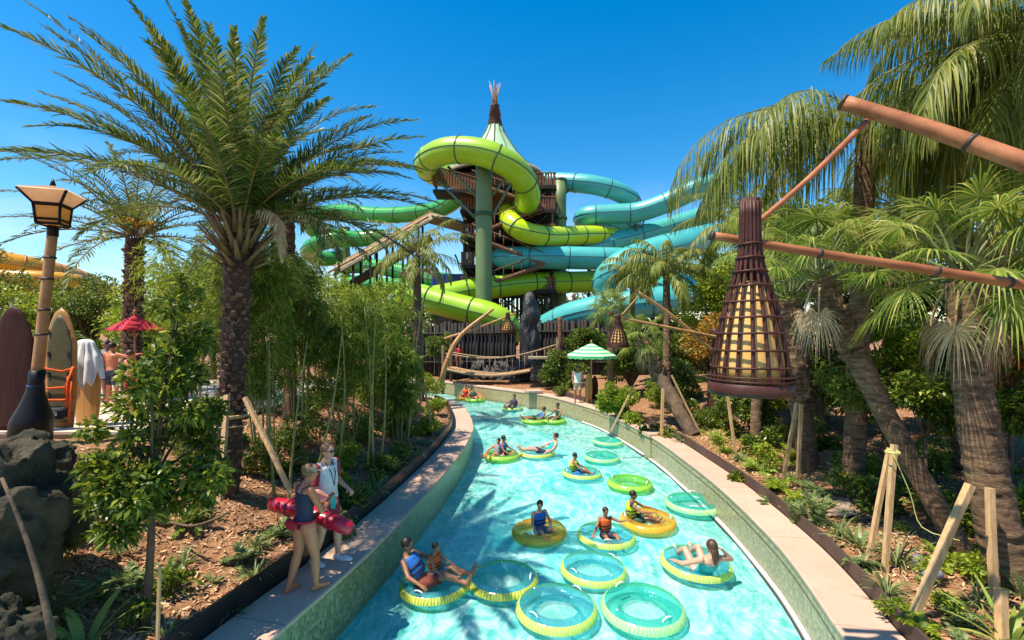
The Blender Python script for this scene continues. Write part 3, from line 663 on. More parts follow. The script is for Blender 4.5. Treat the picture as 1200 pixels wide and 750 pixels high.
# rescue tube
g=Geo(); a=P(317,590,6.85); b_=P(412,620,6.45)
pts=[a+(b_-a)*t+v3(0,0,.05*sin(pi*t)) for t in np.linspace(0,1,13)]
rr=np.array([[.08,.07]]+[[.105,.125]]*11+[[.08,.07]]); tube(g,pts,rr,16)
rt_=thing('rescue_tube','red foam rescue tube held crosswise by the woman lifeguard','rescue tube',(pts[6][0],pts[6][1],pts[6][2]))
g.build('float',M['red_vinyl'],rt_,world=True)
for k in (3,9):
    g=Geo(); d=nrm(pts[k+1]-pts[k-1]); tube(g,[pts[k]-d*.02,pts[k]+d*.02],[.13,.13],16); g.build('strap',M['crimson'],rt_,world=True)
g=Geo(); c=[pts[2]+v3(-.03,0,-.05),pts[2]+v3(-.08,-.02,-.2),pts[3]+v3(-.05,-.05,-.35),pts[4]+v3(0,-.03,-.2)]; tube(g,catmull(c,.05),.006,6); g.build('towline',M['black'],rt_,world=True)
g=Geo(); hb=P(408,610,6.9); lathe(g,[(.0,-.12),(.034,-.12),(.038,-.1),(.038,.04),(.018,.07),(.018,.09),(0,.09)],16,(0,0,0))
rz_=face_rot(.85,-.35); hx,hy,hz=.235*1.03,.345*1.03,1.04*1.03
g.build('drink_bottle',M['teal'],None,loc=[float(man[0]+hx*cos(rz_)-hy*sin(rz_)),float(man[1]+hx*sin(rz_)+hy*cos(rz_)),hz]); tag(bpy.data.objects['drink_bottle'],'turquoise bottle held by the man lifeguard in the raglan shirt','bottle')

# far lifeguard on the right coping
fg=P(677,471,21.9); fg[2]=0
person('lifeguard in white top and pink towel standing by the green striped parasol',pose(STAND,wrR=(.2,.2,1.0),face=(-.2,1,-.4)),M['skin_brown'],fg,face_rot(-.2,-1),s=1.0,hair=('hair_dark','short'),wear=[('tee','whitec','shirt'),('sleeves','pink'),('trunks','tan')],voxel=.02)
fp=P(538,434,31.0)
person('person in red standing at the left end of the rope bridge',pose(STAND),M['skin_brown'],fp,face_rot(.4,-1),s=1.0,hair=('hair_dark','short'),wear=[('tee','red','shirt'),('shorts','maroon')],voxel=.022)
# plaza visitors
PZ=1.42
def pl(px,Y): return v3((px-600)/F*Y,Y,PZ)
person('bare backed man in navy swim trunks seen from behind on the plaza',pose(STAND,elR=(.40,.06,1.36),wrR=(.62,.16,1.42)),M['skin_tan'],pl(131,12.4),face_rot(.15,1),s=.98,wear=[('trunks','navy','swim_trunks')],voxel=.016)
person('bare backed person in red swim trunks beside the man in navy trunks',pose(STAND),M['skin_tan'],pl(152,11.7),face_rot(.5,1),s=.88,hair=('hair_brown','short'),wear=[('trunks','red','swim_trunks')],voxel=.016)
person('person in a grey shirt standing behind the man in navy trunks',pose(STAND),M['skin_brown'],pl(126,13.4),face_rot(-.3,-1),s=1.0,wear=[('tee','grey','shirt'),('trunks','black')],voxel=.018)
person('dark haired person behind the board with the white towel',pose(STAND),M['skin_tan'],pl(108,12.3),face_rot(.1,-1),s=.97,wear=[('tee','maroon','shirt'),('trunks','navy')],voxel=.018)
person('child in blue beyond the glossy shrub',pose(STAND),M['skin_fair'],pl(222,14.5),face_rot(-.4,-1),s=.72,hair=('hair_brown','short'),wear=[('tee','blue','shirt'),('trunks','orange')],voxel=.02)
# ------------------------------------------------------------------ river, copings, terrain
LC=catmull([(-4.2,-4),(-3.7,0),(-3.1,3.5),(-2.75,5.22),(-2.41,6.58),(-2.13,7.95),(-1.84,9.83),(-1.49,12.9),(-1.37,15.5),(-1.44,16.9),(-1.78,19.07),(-2.3,21.2),(-3.1,22.8),(-4.6,24.2),(-7,25.5),(-10,26.5),(-15,27.2)],.3)
RC=catmull([(2.4,-4),(3.1,0),(3.5,3.5),(3.78,5.22),(3.95,5.9),(4.19,6.86),(4.38,7.95),(4.58,10.04),(4.62,12.3),(4.52,15.2),(3.9,19.2),(3.1,21.5),(2.1,23.7),(1.1,25.1),(-1.25,27.4),(-3.8,29.9),(-7,31.6),(-15,33)],.3)
def resamp(c,n):
    L=np.concatenate([[0],np.cumsum(np.linalg.norm(np.diff(c,axis=0),axis=1))]); t=np.linspace(0,L[-1],n)
    return np.stack([np.interp(t,L,c[:,0]),np.interp(t,L,c[:,1])],1)
def offs(c,d):
    T=np.gradient(c,axis=0); T=T/np.linalg.norm(T,axis=1,keepdims=True); Nn=np.stack([-T[:,1],T[:,0]],1); return c+Nn*d
def ribbon(c, prof, side):
    """sweep a profile [(offset outward, z)] along the curve; side=+1 left bank, -1 right bank"""
    n=len(c); L=np.concatenate([[0],np.cumsum(np.linalg.norm(np.diff(c,axis=0),axis=1))])
    V=[];U=[]
    acc=0
    for k,(o,z) in enumerate(prof):
        q=offs(c,side*o); V.append(np.column_stack([q,np.full(n,z)]))
        if k: acc+=math.hypot(o-prof[k-1][0],z-prof[k-1][1])
        U.append(np.column_stack([L,np.full(n,acc)]))
    V=np.stack(V,1).reshape(-1,3); U=np.stack(U,1).reshape(-1,2)
    f=grid_faces(n,len(prof)); 
    return V,(f if side>0 else f[:, ::-1]),U
def structure(name,g,mat,smooth=False):
    o=g.build(name,mat,None,smooth=smooth); o['kind']='structure'; return o
FLZ=-2.0
ln=resamp(LC,160); rn=resamp(RC,160)
def strip(z, m=24, over=.12):
    a=offs(ln,over); b=offs(rn,-over)
    t=np.linspace(0,1,m)[None,:,None]; q=a[:,None]*(1-t)+b[:,None]*t
    V=np.concatenate([q,np.full(q.shape[:2]+(1,),z)],-1).reshape(-1,3); return V,grid_faces(160,m)
g=Geo(); V,f=strip(FLZ); g.add(V,f); structure('river_floor',g,M['pool'])
g=Geo(); V,f=strip(WZ,48,.02); V[:,2]+=.012*np.sin(V[:,0]*2.1+V[:,1]*1.3)+.01*np.sin(V[:,1]*3.1-V[:,0]*1.7); g.add(V,f); structure('river_water',g,M['water'],True)

def wall_thing(name,label,c,side,wallprof,capprof,wmat,capmat,step=None):
    t=thing(name,label,'wall',(float(c[0][0]),float(c[0][1]),0))
    g=Geo(); V,f,U=ribbon(c,wallprof,side); g.add(V,f,0,U); g.build('tiled_face',wmat,t,world=True,smooth=False)
    g=Geo(); V,f,U=ribbon(c,capprof,side); g.add(V,f,0,U); g.build('coping',capmat,t,world=True,smooth=False)
    return t
def capmat():
    m,nt,out=newmat('coping_slabs'); tc=N(nt,'ShaderNodeTexCoord')
    br=N(nt,'ShaderNodeTexBrick'); br.offset=0; br.inputs['Scale'].default_value=1; br.inputs['Brick Width'].default_value=2.4; br.inputs['Row Height'].default_value=5
    br.inputs['Mortar Size'].default_value=.006; br.inputs['Color1'].default_value=(.58,.395,.30,1); br.inputs['Color2'].default_value=(.50,.335,.25,1); br.inputs['Mortar'].default_value=(.18,.12,.09,1)
    nt.links.new(tc.outputs['UV'],br.inputs['Vector']); v=coord(nt)
    col=mixc(nt,ramp(nt,noise_tex(nt,v,1.6,6,.65),[(.35,(0,0,0)),(.75,(.6,.6,.6))]),br.outputs['Color'],(.40,.25,.18))
    col=mixc(nt,ramp(nt,noise_tex(nt,v,30,3),[(.55,(0,0,0)),(.75,(.35,.35,.35))]),col,(.25,.17,.13))
    b=N(nt,'ShaderNodeBsdfPrincipled'); nt.links.new(col,b.inputs['Base Color']); b.inputs['Roughness'].default_value=.8
    nt.links.new(bump(nt,noise_tex(nt,v,60,3),.25,.003),b.inputs['Normal']); nt.links.new(b.outputs[0],out.inputs[0]); return m
M['coping']=capmat()
kL=(LC[:,1]>-3.5); kR=(RC[:,1]>-3.5)
lw=wall_thing('river_wall','low curved wall with green mosaic tile and pink coping along the left bank',LC,1,[(0,FLZ),(0,-.05)],[(0.03,-.052),(-.025,-.05),(-.03,-.005),(-.012,.008),(.0,.01),(.70,.01),(.705,-.1)],M['tile'],M['coping'])
rw=wall_thing('river_wall','low curved wall with mosaic tile tinted as sunlit and pink coping along the right bank',RC,-1,[(0,FLZ),(0,-.05)],[(0.03,-.052),(-.025,-.05),(-.03,-.005),(-.012,.008),(.0,.01),(.62,.01),(.625,-.1)],M['tile_sunlit'],M['coping'])
seg=RC[(RC[:,1]>-2)&(RC[:,1]<21.5)&(RC[:,0]>1)]
g=Geo(); V,f,U=ribbon(seg,[(0.0,WZ+.07),(-.05,WZ+.07),(-.05,WZ+.0)],-1); g.add(V,f,0,U); g.build('gutter_rail',M['white'],rw,world=True,smooth=False)
g=Geo(); V,f,U=ribbon(seg,[(-.052,WZ+.01),(-.06,WZ+.035),(-.075,WZ+.035),(-.08,WZ-.01)],-1); g.add(V,f,0,U); g.build('gutter_slot',M['dark_ring'],rw,world=True,smooth=False)
g=Geo(); V,f,U=ribbon(seg,[(-.006,-.20),(-.006,-.215)],-1); g.add(V,f,0,U); g.build('tile_trim',M['dark_ring'],rw,world=True,smooth=False)
# piers in the right wall
for (x,y,w,h,lab) in ((4.52,15.35,.40,.0,'square pier capped in pink concrete in the right river wall'),(1.05,25.2,.75,.10,'square pier at the far end of the right river wall')):
    t=thing('wall_pier',lab,'pier',(x,y,0)); g=Geo(); box(g,(.12,0,-.9+h/2-.05),(w,w,1.9+h-.1),.25); g.build('tiled_block',M['tile_sunlit'],t,smooth=False)
    g=Geo(); box(g,(.12,0,h+.02),(w+.1,w+.1,.1),.25); g.build('cap_stone',M['cap'],t,smooth=False)

# terrain
poly=np.concatenate([offs(ln,.40),offs(rn,-.36)[::-1]])
def inside(x,y,pl=poly):
    r=np.zeros(x.shape,bool); x1,y1=pl[:,0],pl[:,1]; x2,y2=np.roll(x1,-1),np.roll(y1,-1)
    for a,b,c,d in zip(x1,y1,x2,y2):
        if b==d: continue
        k=((b>y)!=(d>y))&(x<(c-a)*(y-b)/(d-b)+a); r^=k
    return r
def distc(x,y,c):
    d=np.full(x.shape,1e9)
    for a,b in c: d=np.minimum(d,(x-a)**2+(y-b)**2)
    return np.sqrt(d)
def sm(t): t=np.clip(t,0,1); return t*t*(3-2*t)
def nz(x,y,s,seed=0):
    return (np.sin(x*s+seed)*np.cos(y*s*1.3+seed*2)+.5*np.sin(x*s*2.3+1.7+seed)*np.sin(y*s*2.1+seed)+.3*np.cos(x*s*4.7+y*s*3.9))
def H(x,y):
    x=np.atleast_1d(np.asarray(x,float)); y=np.atleast_1d(np.asarray(y,float))
    dl=distc(x,y,LC); dr=distc(x,y,RC); left=dl<dr
    hl=.16+1.24*sm((dl-.75)/4.6)*sm((30-y)/10)+.10*sm((dl-.8)/1)*nz(x,y,1.5)*.6
    hl=hl*(1-.9*sm((y-22)/6))
    hr=.12+.75*sm((dr-.7)/7)+.09*sm((dr-.7)/1)*nz(x,y,1.3,3)*.7
    hr=hr*(1-.7*sm((y-26)/5))
    h=np.where(left,hl,hr)
    ed=np.where(left,sm((dl-.72)/.13),sm((dr-.64)/.13)); h=h*ed-.14*(1-ed)
    # level plaza
    pz=(x<-6.3)&(y>9.1)&(y<19)
    w=sm((-6.0-x)/1.0)*sm((y-8.6)/.8)*sm((20-y)/2)
    h=h*(1-w)+1.36*w
    far=sm((np.abs(x)+np.maximum(y-40,0)-22)/20); h=h*(1-far)+.5*far
    return h
def Hs(x,y): return float(H(x,y)[0])
fine=np.arange(-16,16.01,.15); xs=np.concatenate([[-1500,-700,-300,-150,-90,-60,-42,-32,-26,-21,-18],fine,[18,21,26,32,42,60,90,150,300,700,1500]])
ys=np.concatenate([[-300,-60,-20,-10],np.arange(-6,36,.17),[38,41,45,52,62,80,110,160,260,450,800,1500]])
X,Y=np.meshgrid(xs,ys,indexing='ij'); Z=H(X.ravel(),Y.ravel()); ins=inside(X.ravel(),Y.ravel())|(((Y.ravel()<-3.5))&(X.ravel()>-4.2)&(X.ravel()<3))
behind=(Y.ravel()<-5)&(np.abs(X.ravel())<8); Z=np.where(ins,FLZ-.25,Z)
Z=Z+np.where(ins,0,rng.normal(0,.012,Z.shape))
g=Geo(); g.add(np.column_stack([X.ravel(),Y.ravel(),Z]),grid_faces(len(xs),len(ys))[:, ::-1]); structure('ground',g,M['mulch'],True)

# plaza sheet, kerb, steps
g=Geo(); box(g,(-11.2,14.1,1.395),(9.6,9.6,.05)); structure('plaza',g,M['plaza'])
t=thing('plaza_kerb','tan stone kerb wall below the upright boards','kerb',(-8.9,9.15,1.2)); g=Geo(); box(g,(0,0,-.02),(4.6,.32,.56),.0); g.build('kerb_block',M['kerbstone'],t,smooth=False)
g=Geo(); box(g,(0,0,.285),(4.66,.40,.05)); g.build('kerb_top',M['plaza'],t,smooth=False)
g=Geo(); box(g,(-8.0,8.6,.95),(1.9,.6,.3)); o=g.build('stone_step',M['kerbstone'],None,smooth=False); tag(o,'low pale stone step in front of the plaza kerb','step')
# black edging boards between coping and mulch
def edging(c,side,off,h,label,mat,r0=.0):
    g=Geo(); V,f,U=ribbon(c,[(off,-.1),(off,h),(off+.04,h+.004),(off+.06,h-.01),(off+.07,-.1)],side); V[:,2]+=rng.normal(0,.004,len(V)); g.add(V,f,0,U)
    o=g.build('edging_board',mat,None,smooth=False); tag(o,label,'edging')
edging(LC[(LC[:,1]<23)],1,.72,.30,'black plastic edging strip behind the left coping, holding back the mulch',M['edging'])
edging(RC[(RC[:,1]<24)&(RC[:,0]>1)],-1,.64,.22,'dark brown edging strip behind the right coping, holding back the mulch',M['edging_brown'])

# mulch chips
n=34000; side=rng.random(n)<.5
cx=np.where(side,rng.uniform(-8.5,-2,n),rng.uniform(4,9.5,n)); cy=3.2+rng.random(n)**1.6*15
cx=np.where(side,cx,cx); h=H(cx,cy); dl=distc(cx,cy,LC); dr=distc(cx,cy,RC)
ok=~inside(cx,cy)&(np.minimum(dl,dr)>.86)&~((cx<-6.2)&(cy>8.3)); cx,cy,h=cx[ok],cy[ok],h[ok]; n=len(cx)
az=rng.uniform(0,2*pi,n); L=rng.uniform(.015,.055,n); d=np.column_stack([np.cos(az)*L,np.sin(az)*L,rng.normal(0,.012,n)])
c=np.column_stack([cx,cy,h+.02+rng.random(n)*.015]); C=np.stack([c-d,c,c+d],1); sd=nrm(np.column_stack([-np.sin(az),np.cos(az),rng.normal(0,.5,n)]))
g=Geo(); blades(g,C,rng.uniform(.006,.016,(n,1))*np.array([[.6,1,.5]]),sd); o=g.build('mulch_chips',M['chip'],None,smooth=False); o['kind']='stuff'; tag(o,'loose brown bark chips scattered over both planted banks','mulch')
# ------------------------------------------------------------------ plants
def feather(g, rs, base, az, elev, L, droop, nl=60, ll=.5, lw=.014, hang=.3, vee=.5, t0=.1, power=1.3, rg=None, rr=.018, fwd=(68,32), K=4):
    """one feather leaf: rachis plus leaflets"""
    n=24
    C,D=arcs(np.array([base]),np.array([az]),np.array([elev]),np.array([L]),np.array([droop]),n,power); C=C[0];D=D[0]
    tube(rg if rg is not None else g,C,np.linspace(rr,rr*.2,n),5,False)
    t=np.linspace(t0,1,nl); ti=t*(n-1); i=np.clip(ti.astype(int),0,n-2); f=(ti-i)[:,None]
    Pn=C[i]*(1-f)+C[i+1]*f; Dn=nrm(D[i]*(1-f)+D[i+1]*f)
    S=nrm(np.column_stack([-np.sin(np.full(nl,az)),np.cos(np.full(nl,az)),np.zeros(nl)])); U=nrm(np.cross(Dn,S)); U=U*np.where(U[:,2:]<0,-1,1)
    for s in (-1,1):
        a=np.radians(fwd[0]+(fwd[1]-fwd[0])*t)+rs.normal(0,.07,nl); v=vee+rs.normal(0,.22,nl)
        d=Dn*np.cos(a)[:,None]+(S*s*np.cos(v)[:,None]+U*np.sin(v)[:,None])*np.sin(a)[:,None]
        ln=ll*(.35+.65*np.sin(np.clip(t*1.05,0,1)**.75*pi)**.7)*rs.uniform(.85,1.1,nl); ln[t>.9]*=.8
        k=np.linspace(0,1,K)[None,:,None]
        hg=hang*rs.uniform(.7,1.3,nl)[:,None,None]
        Cc=Pn[:,None]+d[:,None]*ln[:,None,None]*(k-hg*.45*k**2)+np.array([0,0,-1.])*ln[:,None,None]*hg*k**1.7
        w=lw*np.array([.55,1,.8,.08] if K==4 else [.6,1,.08])[None,:]*rs.uniform(.8,1.2,(nl,1))
        sd=nrm(np.cross(d,U*1.0+rs.normal(0,.35,(nl,3))))
        blades(g,Cc,w,sd)

def fan_leaf(g, rs, base, az, elev, pl, Rr, nseg=34, droop=.5, petg=None, spread=2.6, dry=False):
    C,D=arcs(np.array([base]),np.array([az]),np.array([elev]),np.array([pl]),np.array([.5]),8); C=C[0]; d=nrm(D[0][-1])
    tube(petg,C,np.linspace(.02,.012,8),5,False)
    hub=C[-1]; S=v3(-sin(az),cos(az),0); U=nrm(np.cross(S,d)); U=U if U[2]>0 or abs(U[2])<.05 else U
    th=np.linspace(-spread,spread,nseg)+rs.normal(0,.02,nseg)
    dd=d[None]*np.cos(th)[:,None]+S[None]*np.sin(th)[:,None]
    dd=nrm(dd+np.array([0,0,-.22])*np.abs(np.sin(th))[:,None]+d[None]*.1)
    ln=Rr*(1-.28*np.abs(th)/spread)*rs.uniform(.9,1.08,nseg)
    k=np.array([0,.35,.6,.82,1.])[None,:,None]; dr=droop*rs.uniform(.6,1.4,nseg)[:,None,None]
    Cc=hub+dd[:,None]*ln[:,None,None]*(k-dr*.35*np.clip(k-.4,0,1)**1.2)+v3(0,0,-1)*ln[:,None,None]*dr*1.3*np.clip(k-.3,0,1)**1.8
    w=np.array([.003,1.0,.8,.4,.05])[None,:]*(Rr*.35*spread*2/nseg*.42)
    sd=nrm(np.cross(dd,U[None]+rs.normal(0,.25,(nseg,3)))); blades(g,Cc,w*np.ones((nseg,1)),sd)

def trunk_geo(g, path, r0, r1, boots=None, rs=None, n=14, bs=1.0, bootr=None, upto=1.0, frm=0.0, bmi=1):
    """boots: number of rows of leaf bases wound round the trunk"""
    path=np.asarray(path,float); m=len(path)
    if not boots:
        q=np.linspace(0,1,m); qq=np.linspace(0,1,90); path2=np.stack([np.interp(qq,q,path[:,i]) for i in range(3)],1)
        r_=(r0+(r1-r0)*qq)*(1+.035*rs.normal(0,1,90)); r_[:4]*=[1.25,1.15,1.08,1.03]; tube(g,path2,r_,22,rough=.006)
    else:
        rad=np.linspace(r0,r1,m)*(1+.03*rs.normal(0,1,m)); tube(g,path,rad,n,rough=.006)
    if boots:
        T,A,B=frames(path); rows=boots; per=9
        for r in range(rows):
            t=frm+(upto-frm)*(r+.5)/rows; x=t*(m-1); i=min(int(x),m-2); f=x-i
            c0=path[i]*(1-f)+path[i+1]*f; rr=r0+(r1-r0)*t
            for k in range(per):
                c=c0
                a=2*pi*(k+.5*(r%2))/per+rs.normal(0,.06); o=A[i]*cos(a)+B[i]*sin(a); s=np.cross(T[i],o); up=T[i]
                if rs.random()<.07: continue
                a2=rs.normal(0,.018); h=.075*bs*rs.uniform(.6,1.4); w=.072*bs*rr/.22*rs.uniform(.65,1.15); pr=.055*bs*rs.uniform(.3,1.6); c=c+T[i]*a2
                b=c+o*(rr*.93)
                j1,j2=rs.normal(0,.018,2)*bs; V=[b-s*w-up*h*.8,b+s*w-up*h*.8,b+s*(w*.75+j1)+o*pr+up*(h*.5+j2),b-s*(w*.75+j2)+o*pr+up*(h*.5+j1),b+s*w*.6+up*h*.75,b-s*w*.6+up*h*.75]
                g.add(V,[np.array([[0,1,2,3],[3,2,4,5]]),np.array([[0,3,5],[1,4,2]])],bmi)

def line(a,b,n=10,bow=(0,0,0)):
    a=np.array(a,float); b=np.array(b,float); t=np.linspace(0,1,n)[:,None]; return a+(b-a)*t+np.array(bow)*np.sin(t*pi)

def feather_palm(label, base, top, r0, r1, nf, L, leafmat, seed, elr=(-15,82), droop=(50,85), ll=.5, lw=.014, hang=.25, nl=60, boots=0, extra=(), group=None, dead=0, vee=.5, bs=1, bark='bark_date', bow=(0,0,0), ring=False, cat='palm tree', fwd=(68,32), rr=.02, stalk='petiole',gap=None):
    rs=np.random.default_rng(seed)
    t=thing('palm_tree',label,cat,base,group=group); top=np.array(top,float)
    g=Geo(); trunk_geo(g,line(base,top,14,bow),r0,r1,boots,rs,bs=bs); g.build('trunk',[M[bark],M['boot_date']],t,world=True,smooth=not boots)
    g=Geo(); rg=Geo()
    lst=list(extra)
    for k in range(nf):
        q=(k+.5)/nf; e=R(elr[0]+(elr[1]-elr[0])*q**.8); az=k*2.399+rs.normal(0,.15)
        if gap and abs(((az-gap[0]+pi)%(2*pi))-pi)<gap[1]: continue
        lst.append((az,e,L*rs.uniform(.85,1.08)*(.8 if q>.9 else 1),R(rs.uniform(*droop))))
    for az,e,l,dr in lst:
        b=top+v3(cos(az),sin(az),0)*r1*.6+v3(0,0,rs.uniform(0,.35)*r1*3*(.3+max(0,sin(e))))
        feather(g,rs,b,az,e,l,dr,nl,ll,lw,hang,vee,.12,1.35,rg,rr,fwd)
    g.build('crown',leafmat,t,world=True); rg.build('leaf_stalks',M[stalk],t,world=True)['kind']='stuff'
    if dead:
        g=Geo()
        for k in range(dead):
            az=rs.uniform(0,2*pi); feather(g,rs,top+v3(cos(az),sin(az),0)*r1*.7,az,R(rs.uniform(20,45)),L*.45,R(120),int(nl*.6),ll*.8,lw,.8,.1,.15,1.1,g,rr*.8)
        g.build('dead_fronds',M['leaf_dry'],t,world=True)
    return t

def sabal(label, base, top, r0, r1, nleaf, Rr, seed, bow=(0,0,0), boots=0, pl=.9, group=None, frm=.55, dry=3, nseg=44, bs=1.2, bmat='bark_grey', elo=-22):
    rs=np.random.default_rng(seed); t=thing('palm_tree',label,'palm tree',base,group=group); top=np.array(top,float)
    g=Geo(); trunk_geo(g,line(base,top,16,bow),r0,r1,boots,rs,bs=bs,frm=frm); g.build('trunk',[M[bmat],M['bark_grey']],t,world=True,smooth=not boots)
    g=Geo(); pg=Geo(); dg=Geo()
    for k in range(nleaf):
        q=(k+.5)/nleaf; az=k*2.399+rs.normal(0,.2); e=R(elo+(88-elo)*q**.85)
        fan_leaf(g,rs,top+v3(cos(az),sin(az),0)*r1*.6+v3(0,0,.3*q),az,e,pl*rs.uniform(.8,1.15),Rr*rs.uniform(.85,1.1),nseg,rs.uniform(.3,.9),pg)
    for k in range(dry):
        az=rs.uniform(0,2*pi); fan_leaf(dg,rs,top+v3(cos(az),sin(az),0)*r1-v3(0,0,.1),az,R(-60),pl*.6,Rr*.8,nseg,1.0,dg)
    g.build('crown',M['leaf_fan'],t,world=True); pg.build('leaf_stalks',M['stalk_green'],t,world=True)['kind']='stuff'
    if dry: dg.build('dead_fronds',M['leaf_dry'],t,world=True)
    return t

def leaves_in(g, rs, clumps, n, L, Wd, droop=.3, up=.3, shell=.75):
    cl=np.array([c for c,_ in clumps]); rd=np.array([r for _,r in clumps],float)
    wt=rd.prod(1)**.66; k=rs.choice(len(cl),n,p=wt/wt.sum())
    o=nrm(rs.normal(0,1,(n,3))); q=shell+(1-shell)*rs.random(n); q*=rs.random(n)**.18
    p=cl[k]+o*rd[k]*q[:,None]
    d=nrm(o+rs.normal(0,.7,(n,3))+v3(0,0,up)); ln=L*rs.uniform(.6,1.25,n)
    s=nrm(np.cross(d,rs.normal(0,1,(n,3))+v3(0,0,1.2)))
    t=np.array([0,.5,1])[None,:,None]
    C=p[:,None]+d[:,None]*ln[:,None,None]*t+v3(0,0,-1)*droop*ln[:,None,None]*t**2
    blades(g,C,Wd/2*np.array([.25,1,.06])[None,:]*rs.uniform(.7,1.2,(n,1)),s)

def clumps_for(rs, c, r, k, cs=(.28,.5)):
    out=[]; c=np.array(c,float); r=np.array(r,float)
    for _ in range(k):
        o=nrm(rs.normal(0,1,3)); q=rs.random()**.4*.78; f=rs.uniform(*cs)*min(r)
        out.append((c+o*r*q,(f*rs.uniform(.9,1.5),f*rs.uniform(.9,1.5),f*rs.uniform(.7,1.1))))
    return out

def shrub(name,label,cat,base,r,n,L,Wd,mat,seed,stem=True,k=14,height=None,group=None,trunk_r=.04,cs=(.28,.5),droop=.3,lift=.0,bark='bark_brown'):
    """bush or tree: stems/limbs reaching the leaf clumps, leaf-sized faces through the crown"""
    rs=np.random.default_rng(seed); base=np.array(base,float); h=height if height else r[2]+lift
    t=thing(name,label,cat,base,group=group); c=base+v3(0,0,h)
    cl=clumps_for(rs,c,r,k,cs)
    if stem:
        g=Geo(); fork=base+v3(rs.normal(0,.05),rs.normal(0,.05),max(.15,(h-r[2])*.9+.1))
        tube(g,line(base-v3(0,0,.1),fork,6),np.linspace(trunk_r*1.25,trunk_r,6),8,rough=trunk_r*.05)
        for cc,_ in cl: tube(g,line(fork,cc,6,(rs.normal(0,.08),rs.normal(0,.08),.1)),np.linspace(trunk_r*.6,trunk_r*.12,6),5,False)
        g.build('trunk' if cat=='tree' else 'stems',M[bark],t,world=True)
    g=Geo(); leaves_in(g,rs,cl,n,L,Wd,droop); g.build('crown' if cat=='tree' else 'leaves',mat,t,world=True)
    return t

def bamboo(label, base, spread, hgt, nc, nleaf, seed, lean=(0,0), L=.13, Wd=.018, group='bamboo clumps on the left bank', mat='leaf_bamboo', lo=.35):
    rs=np.random.default_rng(seed); base=np.array(base,float); t=thing('bamboo_clump',label,'bamboo',base,group=group)
    g=Geo(); paths=[]
    for k in range(nc):
        a=rs.uniform(0,2*pi); q=rs.random()**.5; b=base+v3(cos(a)*spread[0]*.35*q,sin(a)*spread[1]*.35*q,-.1)
        tp=base+v3(cos(a)*spread[0]*q+lean[0],sin(a)*spread[1]*q+lean[1],hgt*rs.uniform(.75,1.05)); p=line(b,tp,14,(rs.normal(0,.1),rs.normal(0,.1),hgt*.07))
        tube(g,p,np.linspace(.022,.005,14)*rs.uniform(.5,1.1),6,False); paths.append(p)
    g.build('culms',M['culm'],t,world=True)['kind']='stuff'
    g=Geo(); tw=260; nb=nleaf//tw
    k=rs.integers(0,nc,tw); q=lo+(1-lo)*rs.random(tw)**.8; x=q*12.99; i=x.astype(int); f=(x-i)[:,None]
    pa=np.array(paths); p0=pa[k,i]*(1-f)+pa[k,i+1]*f
    az=rs.uniform(0,2*pi,tw); Cc,Dd=arcs(p0,az,rs.uniform(.2,1.0,tw),rs.uniform(.35,.95,tw)*min(1.3,spread[0]),rs.uniform(.8,1.8,tw),10)
    kk=rs.integers(0,tw,nleaf); jj=rs.integers(2,10,nleaf); p=Cc[kk,jj]+rs.normal(0,.055,(nleaf,3))
    d=nrm(Dd[kk,jj]*.6+rs.normal(0,.55,(nleaf,3))+v3(0,0,-.25)); ln=L*rs.uniform(.6,1.3,nleaf)
    s=nrm(np.cross(d,rs.normal(0,1,(nleaf,3)))); tt=np.array([0,.45,1])[None,:,None]
    blades(g,p[:,None]+d[:,None]*ln[:,None,None]*tt+v3(0,0,-.25)*ln[:,None,None]*tt**2,Wd/2*np.array([.3,1,.05])[None,:]*np.ones((nleaf,1)),s)
    g.build('leaves',M[mat],t,world=True); return t

def tuft(label,x,y,n=45,L=.45,w=.010,seed=0,mat='leaf_grass',name='grass_tuft',cat='plant',group=None,el=(35,85),dr=(50,120),z=None):
    rs=np.random.default_rng(seed); z=Hs(x,y) if z is None else z
    az=rs.uniform(0,2*pi,n); e=np.radians(rs.uniform(*el,n)); l=L*rs.uniform(.6,1.15,n)
    b=np.zeros((n,3)); b[:,0]=np.cos(az)*.03*L/.4; b[:,1]=np.sin(az)*.03*L/.4
    C,D=arcs(b,az,e,l,np.radians(rs.uniform(*dr,n)),6); C=C.copy()
    s=np.column_stack([-np.sin(az),np.cos(az),rs.normal(0,.15,n)])
    g=Geo(); blades(g,C,w*np.array([.6,.95,1,.9,.6,.05])[None,:]*rs.uniform(.7,1.2,(n,1)),nrm(s))
    o=g.build(name,M[mat],None,loc=(x,y,z-.01)); return tag(o,label,cat,group)

def pinnate_plant(label,x,y,nf,L,ll,lw,seed,mat='leaf_tree',name='fern',cat='plant',group=None,el=(15,75),dr=(40,90),hang=.2,z=None,nl=26):
    rs=np.random.default_rng(seed); z=Hs(x,y) if z is None else z; g=Geo()
    for k in range(nf):
        az=k*2.399+rs.normal(0,.2); feather(g,rs,v3(0,0,0),az,R(rs.uniform(*el)),L*rs.uniform(.8,1.1),R(rs.uniform(*dr)),nl,ll,lw,hang,.25,.15,1.3,g,.006,(75,45),3)
    o=g.build(name,M[mat],None,loc=(x,y,z-.01)); return tag(o,label,cat,group)

